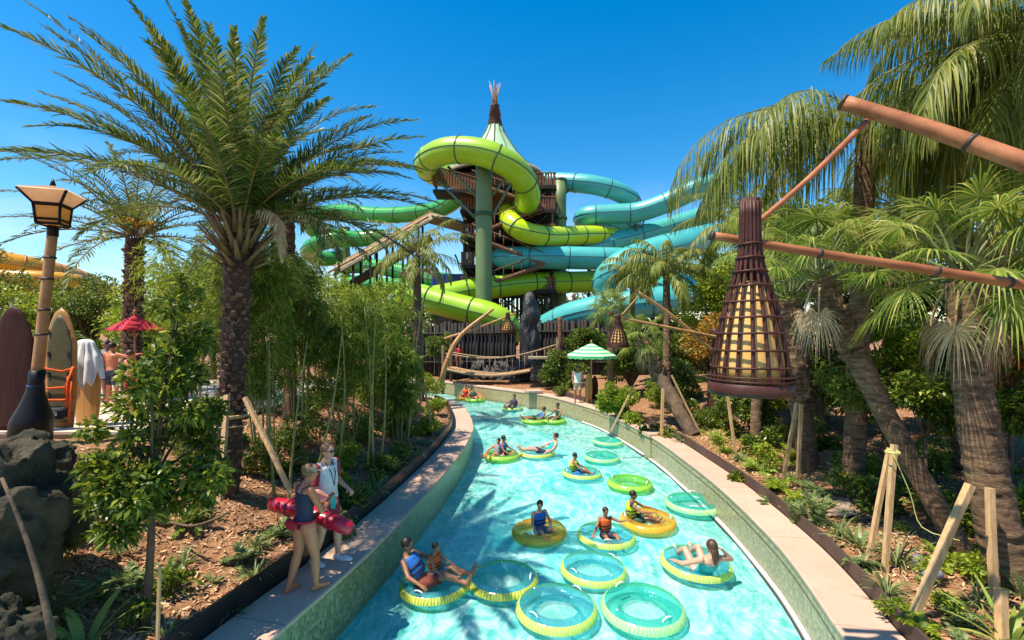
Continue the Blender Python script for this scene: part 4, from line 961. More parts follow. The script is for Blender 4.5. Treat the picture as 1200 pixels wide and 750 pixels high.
def low_shrub(label,x,y,r=.3,n=260,L=.09,Wd=.04,mat='leaf_shrub',seed=0,group=None,name='shrub'):
    rs=np.random.default_rng(seed); z=Hs(x,y); g=Geo()
    leaves_in(g,rs,clumps_for(rs,(0,0,r*.75),(r,r,r*.8),6,(.4,.7)),n,L,Wd,.3)
    g2=g
    for k in range(6):
        a=rs.uniform(0,6.28); tube(g,line((0,0,-.05),(cos(a)*r*.5,sin(a)*r*.5,r*.9),4),.006,4,False)
    o=g.build(name,M[mat],None,loc=(x,y,z)); return tag(o,label,'shrub',group)

def stake(label,a,b,w=.045,name='tree_stake',group='timber stakes propping trees',mat='stake',cat='stake'):
    a=np.array(a,float); b=np.array(b,float); c=(a+b)/2; g=Geo(); d=nrm(b-a); s=nrm(np.cross(d,v3(0,1,.1))); u=np.cross(s,d)
    Mx=np.stack([s,u,d],1); L=np.linalg.norm(b-a)
    # sawn plank with eased edges and a slight bow
    pts=line(a,b,8,u*.01*L/2); tube(g,pts,[[w*1.25,w*1.25]]*8,4,True,hint=nrm(s+u)); 
    o=g.build(name,M[mat],None,world=True,loc=[float(q) for q in a],smooth=False); return tag(o,label,cat,group)
# ------------------------------------------------------------------ planting, left bank
def at(px,py,Y,dz=0): p=P(px,py,Y); return p
def gnd(px,Y): x=(px-600)/F*Y; return v3(x,Y,Hs(x,Y))
# the big date palm
b=gnd(266,7.9); tp=P(281,272,7.9)
ex=[]
def toward(px,py,L,dr,dy=0.0,base=tp):   # a frond whose tip lies roughly towards a point of the place
    q=P(px,py,7.9)+v3(0,dy,0)-base; az=math.atan2(q[1],q[0]); el=math.atan2(q[2],math.hypot(q[0],q[1])); return (az,el+R(dr)*.5,L,R(dr))
for px,py,L,dr,dy in ((45,25,4.9,28,-.6),(175,-20,4.3,22,.3),(5,120,4.3,34,.4),(360,30,3.6,24,.4),(420,95,3.4,50,-.3),(470,160,3.6,58,.2),(478,220,3.2,60,.5),(490,275,3.4,45,-.2),(250,60,2.9,10,.9),(300,80,2.9,8,-.6),(330,60,3.4,20,.8),(440,320,3.0,60,-.8),(455,245,3.4,60,-.3),(400,330,2.6,80,-.9),(430,200,3.3,66,1.0),(215,20,4.2,24,-.2),(400,130,3,45,-1.2),(200,150,3.2,40,-1.6),(90,80,4.3,36,.9),(300,170,2.8,50,-2.4)):
    ex.append(toward(px,py,L,dr,dy))
feather_palm('tall date palm with a thick shaggy trunk, largest palm on the left bank',b,tp,.175,.22,60,3.3,M['leaf_date'],11,elr=(16,84),droop=(36,72),ll=.42,lw=.0098,hang=.24,nl=122,boots=44,extra=ex,dead=0,vee=.55,bs=.78,rr=.02)
# one withered frond on the river side and its cut leaf bases
g=Geo(); rs=np.random.default_rng(8)
for az_,e_ in ((.15,55),(-.6,40)): feather(g,rs,tp+v3(cos(az_)*.2,sin(az_)*.2,.1),az_,R(e_),1.75,R(150),46,.26,.012,.8,.1,.3,1.1,g,.014)
g.build('dead_fronds',M['leaf_dry'],[o for o in COL.objects if o.get('label','').startswith('tall date palm with a thick')][0],world=True)
g=Geo(); rs=np.random.default_rng(3)
for k in range(46):
    az=k*2.399; q=k/46; a=tp+v3(cos(az)*.24,sin(az)*.24,-.62+.6*q); e=R(25+45*q); d=v3(cos(az)*cos(e),sin(az)*cos(e),sin(e)); L=.38+.35*q
    tube(g,[a,a+d*L*.4,a+d*L],[[.055,.03],[.035,.02],[.02,.014]],6,hint=(-sin(az),cos(az),0))
t=[o for o in COL.objects if o.get('label','').startswith('tall date palm with a thick')][0]
g.build('leaf_bases',M['petiole'],t,world=True)['kind']='stuff'
g=Geo(); 
for dz in (.0,): 
    th=np.linspace(0,2*pi,25); c=b+(tp-b)*.30; tube(g,[c+v3(cos(a)*.25,sin(a)*.25,0) for a in th],[[.03,.004]]*25,6); tube(g,[c+v3(cos(a)*.245,sin(a)*.245,-.16) for a in th],[[.012,.003]]*25,6)
g.build('trunk_strap',M['stake'],t,world=True)
feather_palm('medium date palm with yellow fruit stalks, standing behind the plaza visitors',gnd(153,15.0),P(158,280,15.0),.24,.24,40,3.6,M['leaf_date'],12,elr=(-22,80),droop=(45,80),ll=.42,lw=.018,hang=.25,nl=44,boots=30,dead=0,bs=1.2,rr=.03)
t=[o for o in COL.objects if o.get('label','').startswith('medium date palm')][0]; g=Geo(); c=P(160,265,14.6)
for k in range(60):
    az=rs.uniform(0,6.28); L=rs.uniform(.3,.8); C,_=arcs(np.array([c]),np.array([az]),np.array([.9]),np.array([L]),np.array([1.9]),6); tube(g,C[0],[.012,.02,.02,.02,.02,.012],4,False)
g.build('fruit_stalks',plain('fruit_stalk_yellow',(.70,.40,.03),.6,(.5,.28,.02)),t,world=True)
feather_palm('slim palm half hidden behind the right side of the big date palm',gnd(340,12.0),P(338,240,12.0),.16,.15,24,2.2,M['leaf_date'],13,elr=(-45,60),droop=(50,100),ll=.4,lw=.016,hang=.5,nl=40,boots=0,bark='bark_grey')
feather_palm('small queen palm with orange flower stalks in front of the lime slide',gnd(492,20.5),P(488,300,20.5),.20,.17,24,2.9,M['leaf_queen'],14,elr=(-30,80),droop=(70,115),ll=.5,lw=.022,hang=.7,nl=40,bark='bark_brown',boots=0,vee=.2)
t=[o for o in COL.objects if o.get('label','').startswith('small queen palm with orange')][0]; g=Geo(); c=P(494,318,20.2)
for k in range(70):
    az=rs.uniform(0,6.28); L=rs.uniform(.4,1.3); C,_=arcs(np.array([c]),np.array([az]),np.array([.5]),np.array([L]),np.array([1.9]),6); tube(g,C[0],.014,4,False)
g.build('flower_stalks',M['leaf_dry'],t,world=True)

# broadleaf magnolia-like shrub tree
bb=Gd(168,690,.62); bb[2]=Hs(bb[0],bb[1])
rs=np.random.default_rng(21); t=thing('shrub_tree','glossy broadleaf tree with one slim stem between boulders and date palm','tree',bb)
cl=[(P(x,y,bb[1]+dy),(r,r,r*.8)) for x,y,r,dy in ((205,375,.26,.4),(218,405,.32,.6),(195,425,.36,.2),(225,450,.36,.8),(180,470,.34,0),(140,500,.30,-.2),(160,520,.38,0),(205,500,.40,.4),(240,520,.34,.6),(125,545,.30,-.3),(160,560,.36,-.3),(205,560,.36,.1),(240,570,.28,.4),(150,600,.26,-.4),(190,600,.26,-.2),(120,580,.2,-.2),(232,480,.3,.9),(178,445,.26,-.2),(215,340,.16,.5),(245,545,.22,.2))]
g=Geo(); leaves_in(g,rs,[(c*v3(.93,1,1)+v3(-.28,0,0)+rs.normal(0,.13,3),np.array(r)*rs.uniform(.4,.95)) for c,r in cl+cl],9500,.10,.042,.35,.35,.45); g.build('crown',M['leaf_shrub'],t,world=True)
g=Geo(); tube(g,line(bb-v3(0,0,.1),P(178,560,bb[1]),8,(.03,0,0)),np.linspace(.045,.03,8),8); 
for c,_ in cl: tube(g,line(P(178,565,bb[1]),c,6,(0,0,.05)),np.linspace(.02,.006,6),5,False)
g.build('trunk',M['bark_brown'],t,world=True)
stake('thin wooden stake standing in the mulch at the lower left',gnd(181,4.6)+v3(0,0,-.1),P(187,664,4.6),.014)

# bamboo masses
for i,(px,Y,sx,hh,nc,nl,lo,mm,lab) in enumerate((
  (312,9.2,.62,4.5,9,13000,.28,'leaf_bamboo','dense bamboo clump just right of the big date palm'),
  (350,10.6,.60,4.2,8,10000,.35,'leaf_tree','dark bamboo clump left of the middle gap, above the two lifeguards'),
  (405,11.4,.85,3.5,12,16000,.30,'leaf_bamboo','broad bamboo clump in the middle of the left bank'),
  (440,14.4,1.15,3.9,11,16000,.12,'leaf_bright','round topped bright bamboo clump behind the broad one'),
  (468,13.2,.50,2.9,7,7000,.25,'leaf_bamboo','narrow bamboo clump nearest the river'),
  (372,17.5,1.2,4.5,9,9000,.2,'leaf_bright','far bamboo clump below the green flumes'),
  (270,13.5,1.2,5.0,10,12000,.12,'leaf_tree','bamboo clump behind the trunk of the big date palm'),
  (222,12.0,.9,4.2,9,9000,.15,'leaf_bright','bamboo clump between the two date palm trunks'))):
    bamboo(lab,gnd(px,Y),(sx,sx),hh,nc,nl,100+i,L=.12 if Y<13 else .15,Wd=.022 if Y<13 else .03,lo=lo,mat=mm)
# filler plants: a few shapes copied over both banks
def fillers(label,group,protos,spots,cat='plant'):
    ps=protos
    for k,(x,y) in enumerate(spots):
        o=ps[k%len(ps)]
        if k>=len(ps): o=o.copy(); COL.objects.link(o)
        o.location=(x,y,Hs(x,y)-.01); sc=float(rng.uniform(.65,1.25)); o.scale=(sc,sc,sc*float(rng.uniform(.8,1.2))); o.rotation_euler=(0,0,float(rng.uniform(0,6.28))); tag(o,label,cat,group)
def mkprotos(kind,mm,n0):
    out=[]
    for k in range(3):
        if kind=='shrub': o=low_shrub('x',0,0,.20,300,.06,.028,mm,n0+k,name='seedling_shrub')
        elif kind=='fern': o=pinnate_plant('x',0,0,11,.32,.09,.010,n0+k,mm,name='fern')
        else: o=tuft('x',0,0,34,.30,.008,n0+k,mm)
        out.append(o)
    return out
def spots(n,left,rs,ymax=17):
    out=[]
    while len(out)<n:
        y=4.0+rs.random()**1.3*(ymax-4); x=rs.uniform(-7.5,-2.2) if left else rs.uniform(4.6,10.5)
        a=np.array([x]);b_=np.array([y]); d=float(min(distc(a,b_,LC)[0],distc(a,b_,RC)[0])); 
        if d<1.05 or inside(a,b_)[0] or (x<-6.0 and y>8): continue
        out.append((x,y))
    return out
rsf=np.random.default_rng(77)
fillers('small leafy seedling in the mulch of the left bank','seedlings of the left bank',mkprotos('shrub','leaf_shrub',900),spots(34,True,rsf),'shrub')
fillers('small fern growing in the mulch of the left bank','small ferns of the left bank',mkprotos('fern','leaf_tree',910),spots(26,True,rsf))
fillers('small grass tuft in the mulch of the left bank','small grass tufts of the left bank',mkprotos('tuft','leaf_grass',920),spots(26,True,rsf))
fillers('small leafy seedling in the mulch of the right bank','seedlings of the right bank',mkprotos('shrub','leaf_bright',930),spots(44,False,rsf),'shrub')
fillers('small fern growing in the mulch of the right bank','small ferns of the right bank',mkprotos('fern','leaf_bright',940),spots(34,False,rsf))
fillers('small grass tuft in the mulch of the right bank','small grass tufts of the right bank',mkprotos('tuft','leaf_grass',950),spots(30,False,rsf))
for i,(px0,py0,px1,py1,Y) in enumerate(((336,570,352,470,7.6),(352,572,385,455,8.0),(322,560,318,460,8.3),(430,530,428,430,10.5),(438,530,440,430,10.5),(445,530,447,420,10.8),(478,505,490,420,13),(395,540,398,440,10))):
    a=P(px0,py0,Y); a[2]=Hs(a[0],a[1])-.05; b_=P(px1+(px1-px0)*.5,py1-70,Y)
    g=Geo(); tube(g,line(a,b_,14,(.10 if i%2 else -.07,.05,0)),np.linspace(.030,.006,14),8); o=g.build('bamboo_culm',M['culm'],None,world=True,loc=[float(q) for q in a])
    tag(o,['pale culm leaning right beside the two guards','long yellow culm arching right behind the guards','upright culm close to the palm stake','left culm of the three in mid bank','middle culm of the three in mid bank','right culm of the three in mid bank','thin culm nearest the river','lone culm between the arching one and the group of three'][i],'bamboo','single bamboo culms')
# stakes on left
stake('long timber stake leaning on the front of the big palm trunk, left one',P(257,588,7.0),P(266,463,7.5),.038)
stake('long timber stake leaning on the right side of the big palm trunk',P(341,578,7.3),P(287,466,7.75),.034)
stake('weathered stake at the left foot of the big palm',P(238,480,8.6),P(262,452,8.2),.02)
for k,(x0,y0,x1,y1,lab) in enumerate(((478,492,490,448,'left stake of the trio near the river'),(508,505,497,450,'right stake of the trio near the river'),(492,497,493,450,'middle stake of the trio near the river'))):
    a=P(x0,y0,14.2+.2*k); b_=P(x1,y1,14.2); a[2]=Hs(a[0],a[1])-.05; stake(lab,a,b_,.035)
# understory left
names=[('low dark shrub beside the black edging by the two guards',402,7.9,.3,'leaf_tree'),('low fern bush under the broad bamboo clump',420,8.8,.32,'leaf_tree'),('low shrub left of the bamboo culms',330,9.2,.4,'leaf_shrub'),
 ('shrub behind the arching yellow culm',376,9.6,.4,'leaf_tree'),('shrub against the foot of the three culms',450,10.6,.4,'leaf_tree'),('small shrub at the river side of the three culms',470,11.4,.3,'leaf_shrub'),
 ('shrub at the foot of the stake trio',500,14.5,.4,'leaf_bright'),('leafy shrub at the river bend on the left bank',512,17.5,.45,'leaf_bright'),('dark shrub behind the long palm stake',305,8.9,.4,'leaf_tree'),
 ('shrub behind the glossy broadleaf tree',225,8.4,.5,'leaf_shrub'),('shrub at the plaza end of the kerb',190,9.0,.45,'leaf_bright'),('rounded shrub on the far left bank beyond the stakes',478,18,.55,'leaf_shrub'),
 ('bush by the rope bridge landing',505,22,.8,'leaf_bright'),('wide shrub behind the narrow bamboo',462,16.5,.7,'leaf_shrub')]
for i,(lab,px,Y,r,mm) in enumerate(names):
    p=gnd(px,Y); low_shrub(lab,p[0],p[1],r,int(900*r/.4),.085 if Y<12 else .12,.035 if Y<12 else .055,mm,300+i)
for i,(lab,px,Y,r,mm) in enumerate((('dark shrub filling the gap behind the two leftmost single culms',345,10.4,.6,'leaf_tree'),('dark shrub among the stems of the broad bamboo',418,12.2,.6,'leaf_tree'),('dark shrub left of the arching culm in the bamboo shade',362,12.6,.7,'leaf_shrub'),
  ('shrub in the bamboo shade near the trio of stakes',462,13.6,.5,'leaf_tree'),('shrub low in front of the middle bamboo stems',395,9.0,.36,'leaf_bright'),('broad dark shrub at the back of the bamboo, behind the palm',300,12.0,.8,'leaf_tree'),
  ('small bush in the bamboo shade right of the lone culm',408,10.4,.4,'leaf_bright'),('shrub behind the man lifeguard\'s head',385,8.7,.42,'leaf_tree'),('shrub between the glossy tree and the big palm trunk',243,9.6,.5,'leaf_tree'),('low bush far back under the round topped bamboo',440,16,.7,'leaf_tree'))):
    p=gnd(px,Y); low_shrub(lab,p[0],p[1],r,int(1000*r/.4),.10,.04,mm,340+i,'shrubs in the bamboo shade')
tl=[('variegated grass tuft nearest the lower left corner plants',60,4.9,.42,55),('spiky tuft right of the lime leaved plant',155,4.45,.34,45),('tuft under the slim stem of the glossy tree',195,5.0,.3,40),
 ('pale tuft in the open mulch left of the woman lifeguard',298,6.2,.33,45),('tuft close to the black edging at the woman\'s feet',272,5.7,.3,40),('tuft at the foot of the palm stake',300,6.9,.34,45),
 ('small tuft in the mulch below the palm stake',250,6.0,.22,30),('tuft behind the man lifeguard in the raglan shirt',418,8.3,.4,50),('tuft under the broad bamboo clump near the edging',440,9.4,.42,50),
 ('tuft beyond the broad bamboo near the river',462,10.8,.42,50),('tuft near the narrow bamboo',490,12.0,.4,45),('tuft at the top of the boulders',100,6.6,.5,45),('upright tuft in front of the lamp base',62,7.4,.55,35),
 ('tuft beside the stone step',118,7.2,.35,40),('tuft in the shade of the glossy tree',215,6.3,.3,36),('tuft on the left bank by the far stakes',505,15.8,.5,50),('dark tuft between the two guards and the bamboo',372,7.9,.36,45),('tuft at the left foot of the big palm',240,7.3,.36,44)]
for i,(lab,px,Y,L,n) in enumerate(tl):
    p=gnd(px,Y); tuft(lab,p[0],p[1],n,L,.009 if L<.4 else .012,400+i,group='spiky grass tufts on the left bank')
p=gnd(98,4.75); tuft('plant with broad lime strap leaves at the lower left corner',p[0],p[1],10,.66,.045,450,'leaf_lime','strap_leaf_plant',el=(30,80),dr=(30,90))
p=gnd(35,4.9); tuft('tall green strap leaved plant against the boulders',p[0],p[1],26,.5,.018,451,'leaf_grass','strap_leaf_plant')
# boulders
def boulder(label,c,r,seed,mat='rock',group='boulders at the lower left'):
    import bmesh
    bm=bmesh.new(); bmesh.ops.create_icosphere(bm,subdivisions=5,radius=1)
    V=np.array([v.co[:] for v in bm.verts]); T=np.array([[v.index for v in f.verts] for f in bm.faces]); bm.free()
    off=Vector((seed*3.1,seed*1.7,0))
    d=np.array([mnoise.fractal(Vector(v*1.1)+off,1,2,4)*.30+abs(mnoise.noise(Vector(v*2.2)+off))*-.45+abs(mnoise.noise(Vector(v*5.5)+off))*-.16+mnoise.fractal(Vector(v*9)+off,1,2,4)*.05 for v in V])
    V=V*(1+d[:,None])*np.array(r); g=Geo(); g.add(V,T); o=g.build('boulder',M[mat],None,loc=[float(q) for q in c]); o.rotation_euler=(0,0,seed); return tag(o,label,'boulder',group)
boulder('huge shaded boulder at the left edge of the picture',P(-8,600,4.6)-v3(0,0,.2),(.62,.5,.85),1)
boulder('tall mossy boulder beside the huge one',P(48,590,5.4)-v3(0,0,.15),(.42,.4,.6),2)
boulder('flat boulder in front of the huge one at the bottom left corner',P(-12,725,4.0)-v3(0,0,.2),(.42,.4,.38),3)
boulder('rounded boulder below the lamp base',P(25,530,6.6)-v3(0,0,.2),(.6,.45,.5),4)
boulder('small boulder under the stone step',P(86,600,6.2)-v3(0,0,.3),(.34,.3,.33),5)
g=Geo(); tube(g,line(P(62,750,3.7),P(2,560,3.9),8,(.05,0,0)),np.linspace(.028,.012,8),7); o=g.build('branch',M['bark_brown'],None,world=True,loc=[float(q) for q in P(62,750,3.7)]); tag(o,'bare grey branch slanting in front of the boulders','branch')
g=Geo(); tube(g,catmull([P(200,608,6.5),P(225,612,6.3),P(250,605,6.4),P(268,596,6.5)],.05)+v3(0,0,-.05),.018,6); o=g.build('root',M['bark_brown'],None,world=True,loc=[float(q) for q in P(200,608,6.5)]); tag(o,'curved bare root lying on the mulch left of the lifeguards','root')

# trees behind the plaza and along the left skyline
for i,(px,py,Y,r,n,mm,lab) in enumerate((
  (30,362,21,(2.4,1.8,1.5),7000,'leaf_bright','rounded tree below the golden slides at the far left'),
  (110,360,22,(2.6,2,2.0),9000,'leaf_tree','bushy tree between the lamp post and the medium date palm'),
  (195,365,20,(2.2,1.8,1.9),8000,'leaf_bright','bushy tree right of the medium date palm trunk'),
  (250,345,23,(2.2,2,2.6),9000,'leaf_tree','tall bushy tree behind the glossy tree'),
  (310,330,26,(2.6,2,3.0),9000,'leaf_tree','tall tree behind the bamboo by the big date palm'),
  (390,365,27,(3.0,2,2.4),9000,'leaf_bright','yellowish tree left of the small queen palm'),
  (448,385,26,(2.5,2,2.3),8000,'leaf_tree','tree below the diagonal walkway roof'),
  (70,410,17,(1.6,1.2,1.3),5000,'leaf_tree','dark bush behind the upright boards'),
  (178,418,16.6,(1.2,1.2,1.2),4500,'leaf_shrub','dark bush behind the red parasol'),
  (20,385,30,(3.5,2,2.6),5000,'leaf_tree','distant tree under the golden slides'),
  (-40,330,24,(3,2,3.0),6000,'leaf_tree','tree at the left picture edge behind the lamp post'))):
    g0=gnd(px,Y); c=P(px,py,Y); shrub('bushy_tree',lab,'tree',g0,r,n,.17,.08,M[mm],500+i,True,18,height=max(c[2]-g0[2],r[2]*.8),trunk_r=.12,group='trees along the left skyline')

for i,(px,py,Y,lab) in enumerate(((420,362,66,'distant tree behind the lowest dark green flume'),(500,365,64,'distant tree behind the covered walkway'),(640,368,62,'distant tree behind the second green column'),(700,365,60,'distant tree behind the lowest teal flume'),(770,352,56,'distant tree right of the teal flumes'),(840,335,52,'distant tree behind the slender queen palm'),(560,372,66,'distant tree behind the tallest green column'))):
    g0=gnd(px,Y); c=P(px,py,Y); shrub('bushy_tree',lab,'tree',g0,(5.5,3,3.2),3800,.5,.26,M['leaf_tree'],540+i,True,16,height=max(c[2],3),trunk_r=.2,group='distant trees behind the slide tower')
# ------------------------------------------------------------------ right bank palms
qt=P(1215,25,6.2)
def q_to(px,py,L,dr,Y,base,pw=.5):
    q=P(px,py,Y)-base; az=math.atan2(q[1],q[0]); el=math.atan2(q[2],math.hypot(q[0],q[1])); return (az,el+R(dr)*pw,L,R(dr))
ex=[q_to(975,120,3.0,40,6.0,qt)]
feather_palm('big drooping queen palm at the upper right, its trunk beyond the picture edge',gnd(1262,6.6),qt+v3(.35,.2,-.2),.24,.2,46,2.75,M['leaf_queen'],31,elr=(-50,74),droop=(70,120),ll=.75,lw=.010,hang=.95,nl=110,vee=.1,bark='bark_grey',rr=.022,stalk='stalk_green')
qt2=P(1015,150,9.0)
ex=[(R(178),R(26),4.7,R(112)),(R(166),R(20),4.2,R(95)),(R(188),R(12),4.0,R(88)),(R(202),R(30),3.4,R(110)),(R(172),R(32),3.6,R(112)),(R(182),R(4),3.6,R(75)),(R(160),R(8),3.6,R(80))]
feather_palm('queen palm whose long curtain of leaflets hangs left over the wicker lantern',gnd(1000,9.6),qt2,.20,.16,12,2.8,M['leaf_queen'],32,elr=(-35,35),droop=(70,115),ll=.95,lw=.0108,hang=1.15,nl=100,vee=.05,bark='bark_grey',extra=ex,rr=.018,stalk='stalk_green',gap=(R(90),R(30)))
feather_palm('queen palm filling the gap between the thick pole and the right picture edge',gnd(1130,9.8),P(1125,135,9.8),.2,.17,26,2.2,M['leaf_queen'],36,elr=(-40,78),droop=(70,120),ll=.7,lw=.011,hang=.9,nl=84,vee=.15,bark='bark_grey',rr=.02,stalk='stalk_green')
feather_palm('slender queen palm with pale trunk on the right bank beyond the parasol',gnd(782,18.5),P(781,318,18.5),.17,.13,18,2.3,M['leaf_queen'],33,elr=(-25,80),droop=(70,115),ll=.6,lw=.022,hang=.9,nl=54,vee=.2,bark='bark_grey',stalk='stalk_green')
feather_palm('queen palm at the back right directly behind the wicker lantern',gnd(868,16),P(872,262,16),.2,.16,22,2.6,M['leaf_queen'],34,elr=(-25,80),droop=(70,110),ll=.6,lw=.02,hang=.8,nl=54,vee=.2,bark='bark_grey',stalk='stalk_green')
feather_palm('short queen palm in front of the teal slides right of the tower columns',gnd(738,24),P(742,322,24),.16,.13,14,2.0,M['leaf_queen'],35,elr=(-25,70),droop=(70,110),ll=.6,lw=.026,hang=.8,nl=44,vee=.2,bark='bark_grey',stalk='stalk_green')
# fan palms
sabal('fan palm with thick banded trunk nearest the right edge',gnd(1185,5.9),P(1128,330,6.1),.235,.185,30,.66,41,boots=0,pl=.85,bow=(-.1,0,0),dry=4)
sabal('fan palm leaning left with grey split boots, left of the nearest fan palm',gnd(1132,6.7),P(962,330,7.6),.135,.16,26,.64,42,boots=9,frm=.72,pl=.8,dry=2,bs=1.5,bow=(0,0,-.15),elo=5)
sabal('fan palm with criss-cross boots just right of the wicker lantern',gnd(948,10.8),P(925,352,11.2),.22,.27,22,.72,43,boots=14,frm=.35,pl=.9,dry=1,bs=1.4,elo=5)
sabal('fan palm strongly leaning left over the stakes, near the small lantern',gnd(812,14.8),P(752,402,16.6),.24,.20,16,.6,44,boots=10,frm=.6,pl=.6,dry=1,bs=1.7,bmat='bark_brown')
sabal('small upright fan palm above the small wicker lantern',gnd(716,21.5),P(716,366,21.5),.16,.18,20,.75,45,boots=0,pl=.6,dry=1)
sabal('fan palm behind the wicker lantern among the right trees',gnd(885,13),P(893,300,13),.14,.14,20,.8,46,pl=1.0,dry=1)
sabal('tall fan palm in the back row above the leaning one',gnd(1040,11),P(1048,245,11),.13,.13,20,.8,47,pl=1.0,dry=2)
sabal('fan palm filling the upper right behind the big drooping palm',gnd(1170,9.5),P(1165,235,9.5),.14,.14,22,.75,48,pl=1.0,dry=2)
# trees and shrubs of the right bank
for i,(px,py,Y,r,n,mm,lab,L) in enumerate((
  (850,330,19,(2.2,1.8,2.2),8000,'leaf_bright','yellow green tree behind the wicker lantern',.16),
  (905,300,20,(2.4,1.8,2.6),8000,'leaf_tree','dark tree behind the fan palm with criss-cross boots',.16),
  (985,300,16,(2.0,1.6,2.3),8000,'leaf_tree','dark tree in the back row behind the leaning fan palm',.15),
  (1075,330,15,(2.4,1.6,2.4),8000,'leaf_tree','tree in the back row left of the nearest fan palm',.15),
  (1190,330,13,(2.2,1.6,2.4),7000,'leaf_tree','tree in the back row at the right picture edge',.15),
  (1045,400,9.8,(1.0,.7,.8),6000,'leaf_bright','bright green shrub between the two nearest fan palm trunks',.085),
  (1010,455,9.4,(.8,.6,.6),3800,'leaf_tree','dark shrub at the foot of the bright green one',.085),
  (1085,470,8.6,(.8,.6,.65),3800,'leaf_shrub','dark glossy shrub behind the leaning trunk',.085),
  (1185,410,8.4,(.8,.7,.8),4200,'leaf_croton','yellow and red leaved shrub right of the nearest fan palm trunk',.09),
  (1200,480,7.4,(.6,.6,.5),2600,'leaf_shrub','dark shrub at the right edge below the red leaved one',.09),
  (740,420,22,(1.8,1.2,1.4),5200,'leaf_tree','shrub mass behind the small wicker lantern',.15),
  (722,470,18.2,(.95,.8,.7),4600,'leaf_bright','round leafy shrub between the parasol and the leaning fan palm',.11),
  (660,432,26,(1.4,1,1.2),3600,'leaf_tree','shrub left of the green striped parasol',.15),
  (800,400,24,(2.6,1.4,2.2),6000,'leaf_tree','dark tree behind the slender queen palm',.17),
  (870,420,17.5,(1.3,1,1.2),4200,'leaf_bright','yellowish shrub under the wicker lantern',.12),
  (832,395,17,(1.1,1,1.3),4200,'leaf_croton','yellowing shrub tree by the dark red post',.11),
  (960,400,13.5,(1.2,1,1.5),4600,'leaf_tree','shrub between the criss-cross fan palm and the leaning trunk',.12),
  (1140,400,11.5,(1.6,1,1.5),5600,'leaf_tree','shrub in the back row behind the nearest trunk',.12),
  (905,420,15.5,(1.3,1,1.3),4400,'leaf_tree','dark shrub behind the boots of the fan palm',.12),
  (690,400,28,(2.0,1,1.6),4600,'leaf_tree','dark shrub behind the parasol',.18))):
    g0=gnd(px,Y); c=P(px,py,Y); tree=r[2]>=1.3; shrub('bushy_tree' if tree else 'shrub',lab,'tree' if tree else 'shrub',g0,r,int(n*1.3),L*1.1,L*.55,M[mm],600+i,True,18,height=max(c[2]-g0[2],r[2]*.75),trunk_r=.1 if tree else .03,group='trees and shrubs of the right bank')
for i,(px,py,Y,r,mm,lab) in enumerate(((880,470,13.8,(1.1,.7,.8),'leaf_tree','wide dark hedge bush low behind the wicker lantern'),(940,455,14.2,(1.3,.8,1.0),'leaf_bright','wide bush behind the criss-cross fan palm trunk'),(1010,450,12.6,(1.2,.8,1.0),'leaf_tree','wide dark bush behind the leaning trunk'),
   (1080,440,12.2,(1.3,.8,1.1),'leaf_bright','wide bright bush in the gap between the two nearest trunks'),(1150,450,10.4,(1.1,.7,1.0),'leaf_tree','wide dark bush right behind the nearest trunk'),(1210,455,9.4,(1.0,.7,.9),'leaf_bright','wide bush at the right picture edge behind the red leaved shrub'),
   (800,440,20.5,(1.6,.9,1.0),'leaf_tree','wide dark bush behind the slender queen palm foot'),(850,430,21.5,(1.6,.9,1.2),'leaf_tree','wide dark bush between the slender queen palm and the lantern'),(515,405,31.6,(1.2,.8,1.3),'leaf_tree','dark bush left of the rope bridge against the palisade'))):
    g0=gnd(px,Y); c=P(px,py,Y); shrub('shrub',lab,'shrub',g0,r,5200,.12,.06,M[mm],660+i,True,16,height=max(c[2]-g0[2],r[2]*.75),trunk_r=.03,group='wide bushes closing the background of the banks')
# low plants right
lr=[('lime fern like plant with upright fronds near the middle of the right edging',890,11.0,'pin','leaf_lime',.55),('fern left of the fallen path slab',915,9.7,'pin','leaf_bright',.45),('fern right of the fallen path slab',960,9.2,'pin','leaf_grass',.5),
 ('upright ginger plant beside the rock slab, left one',936,8.3,'gin','leaf_grass',.5),('upright ginger plant beside the rock slab, right one',958,8.0,'gin','leaf_grass',.55),('fine grass clump under the first pair of stakes',985,7.6,'tuft','leaf_grass',.45),
 ('strap leaved plant left of the pair of stakes',1008,7.2,'big','leaf_grass',.5),('tall weeds behind the pair of stakes',1052,6.6,'tuft','leaf_grass',.6),('ragged grass between the pair of stakes and the single plank',1040,5.9,'tuft','leaf_grass',.4),
 ('lime strap leaved plant at the lower right corner',1185,4.9,'big','leaf_lime',.7),('second lime strap leaved plant behind the corner one',1200,5.6,'big','leaf_grass',.6),('dark fern under the nearest fan palm',1110,7.9,'pin','leaf_tree',.6),
 ('fern in front of the dark shrubs right of the criss-cross palm',985,9.9,'pin','leaf_grass',.6),('fern between the leaning trunk and the dark shrubs',1060,8.8,'pin','leaf_tree',.6),('fern at the right edge behind the plank',1195,6.6,'pin','leaf_bright',.7),
 ('spiky plant at the foot of the leaning palm by the stakes',842,13.6,'tuft','leaf_lime',.6),('leafy plant between the far stakes and the edging',800,14.4,'tuft','leaf_grass',.5),('grass by the edging under the wicker lantern',868,11.9,'tuft','leaf_grass',.4),
 ('low grass left of the lime fern',850,12.6,'tuft','leaf_bright',.4),('fern under the criss-cross fan palm',930,11.6,'pin','leaf_bright',.5)]
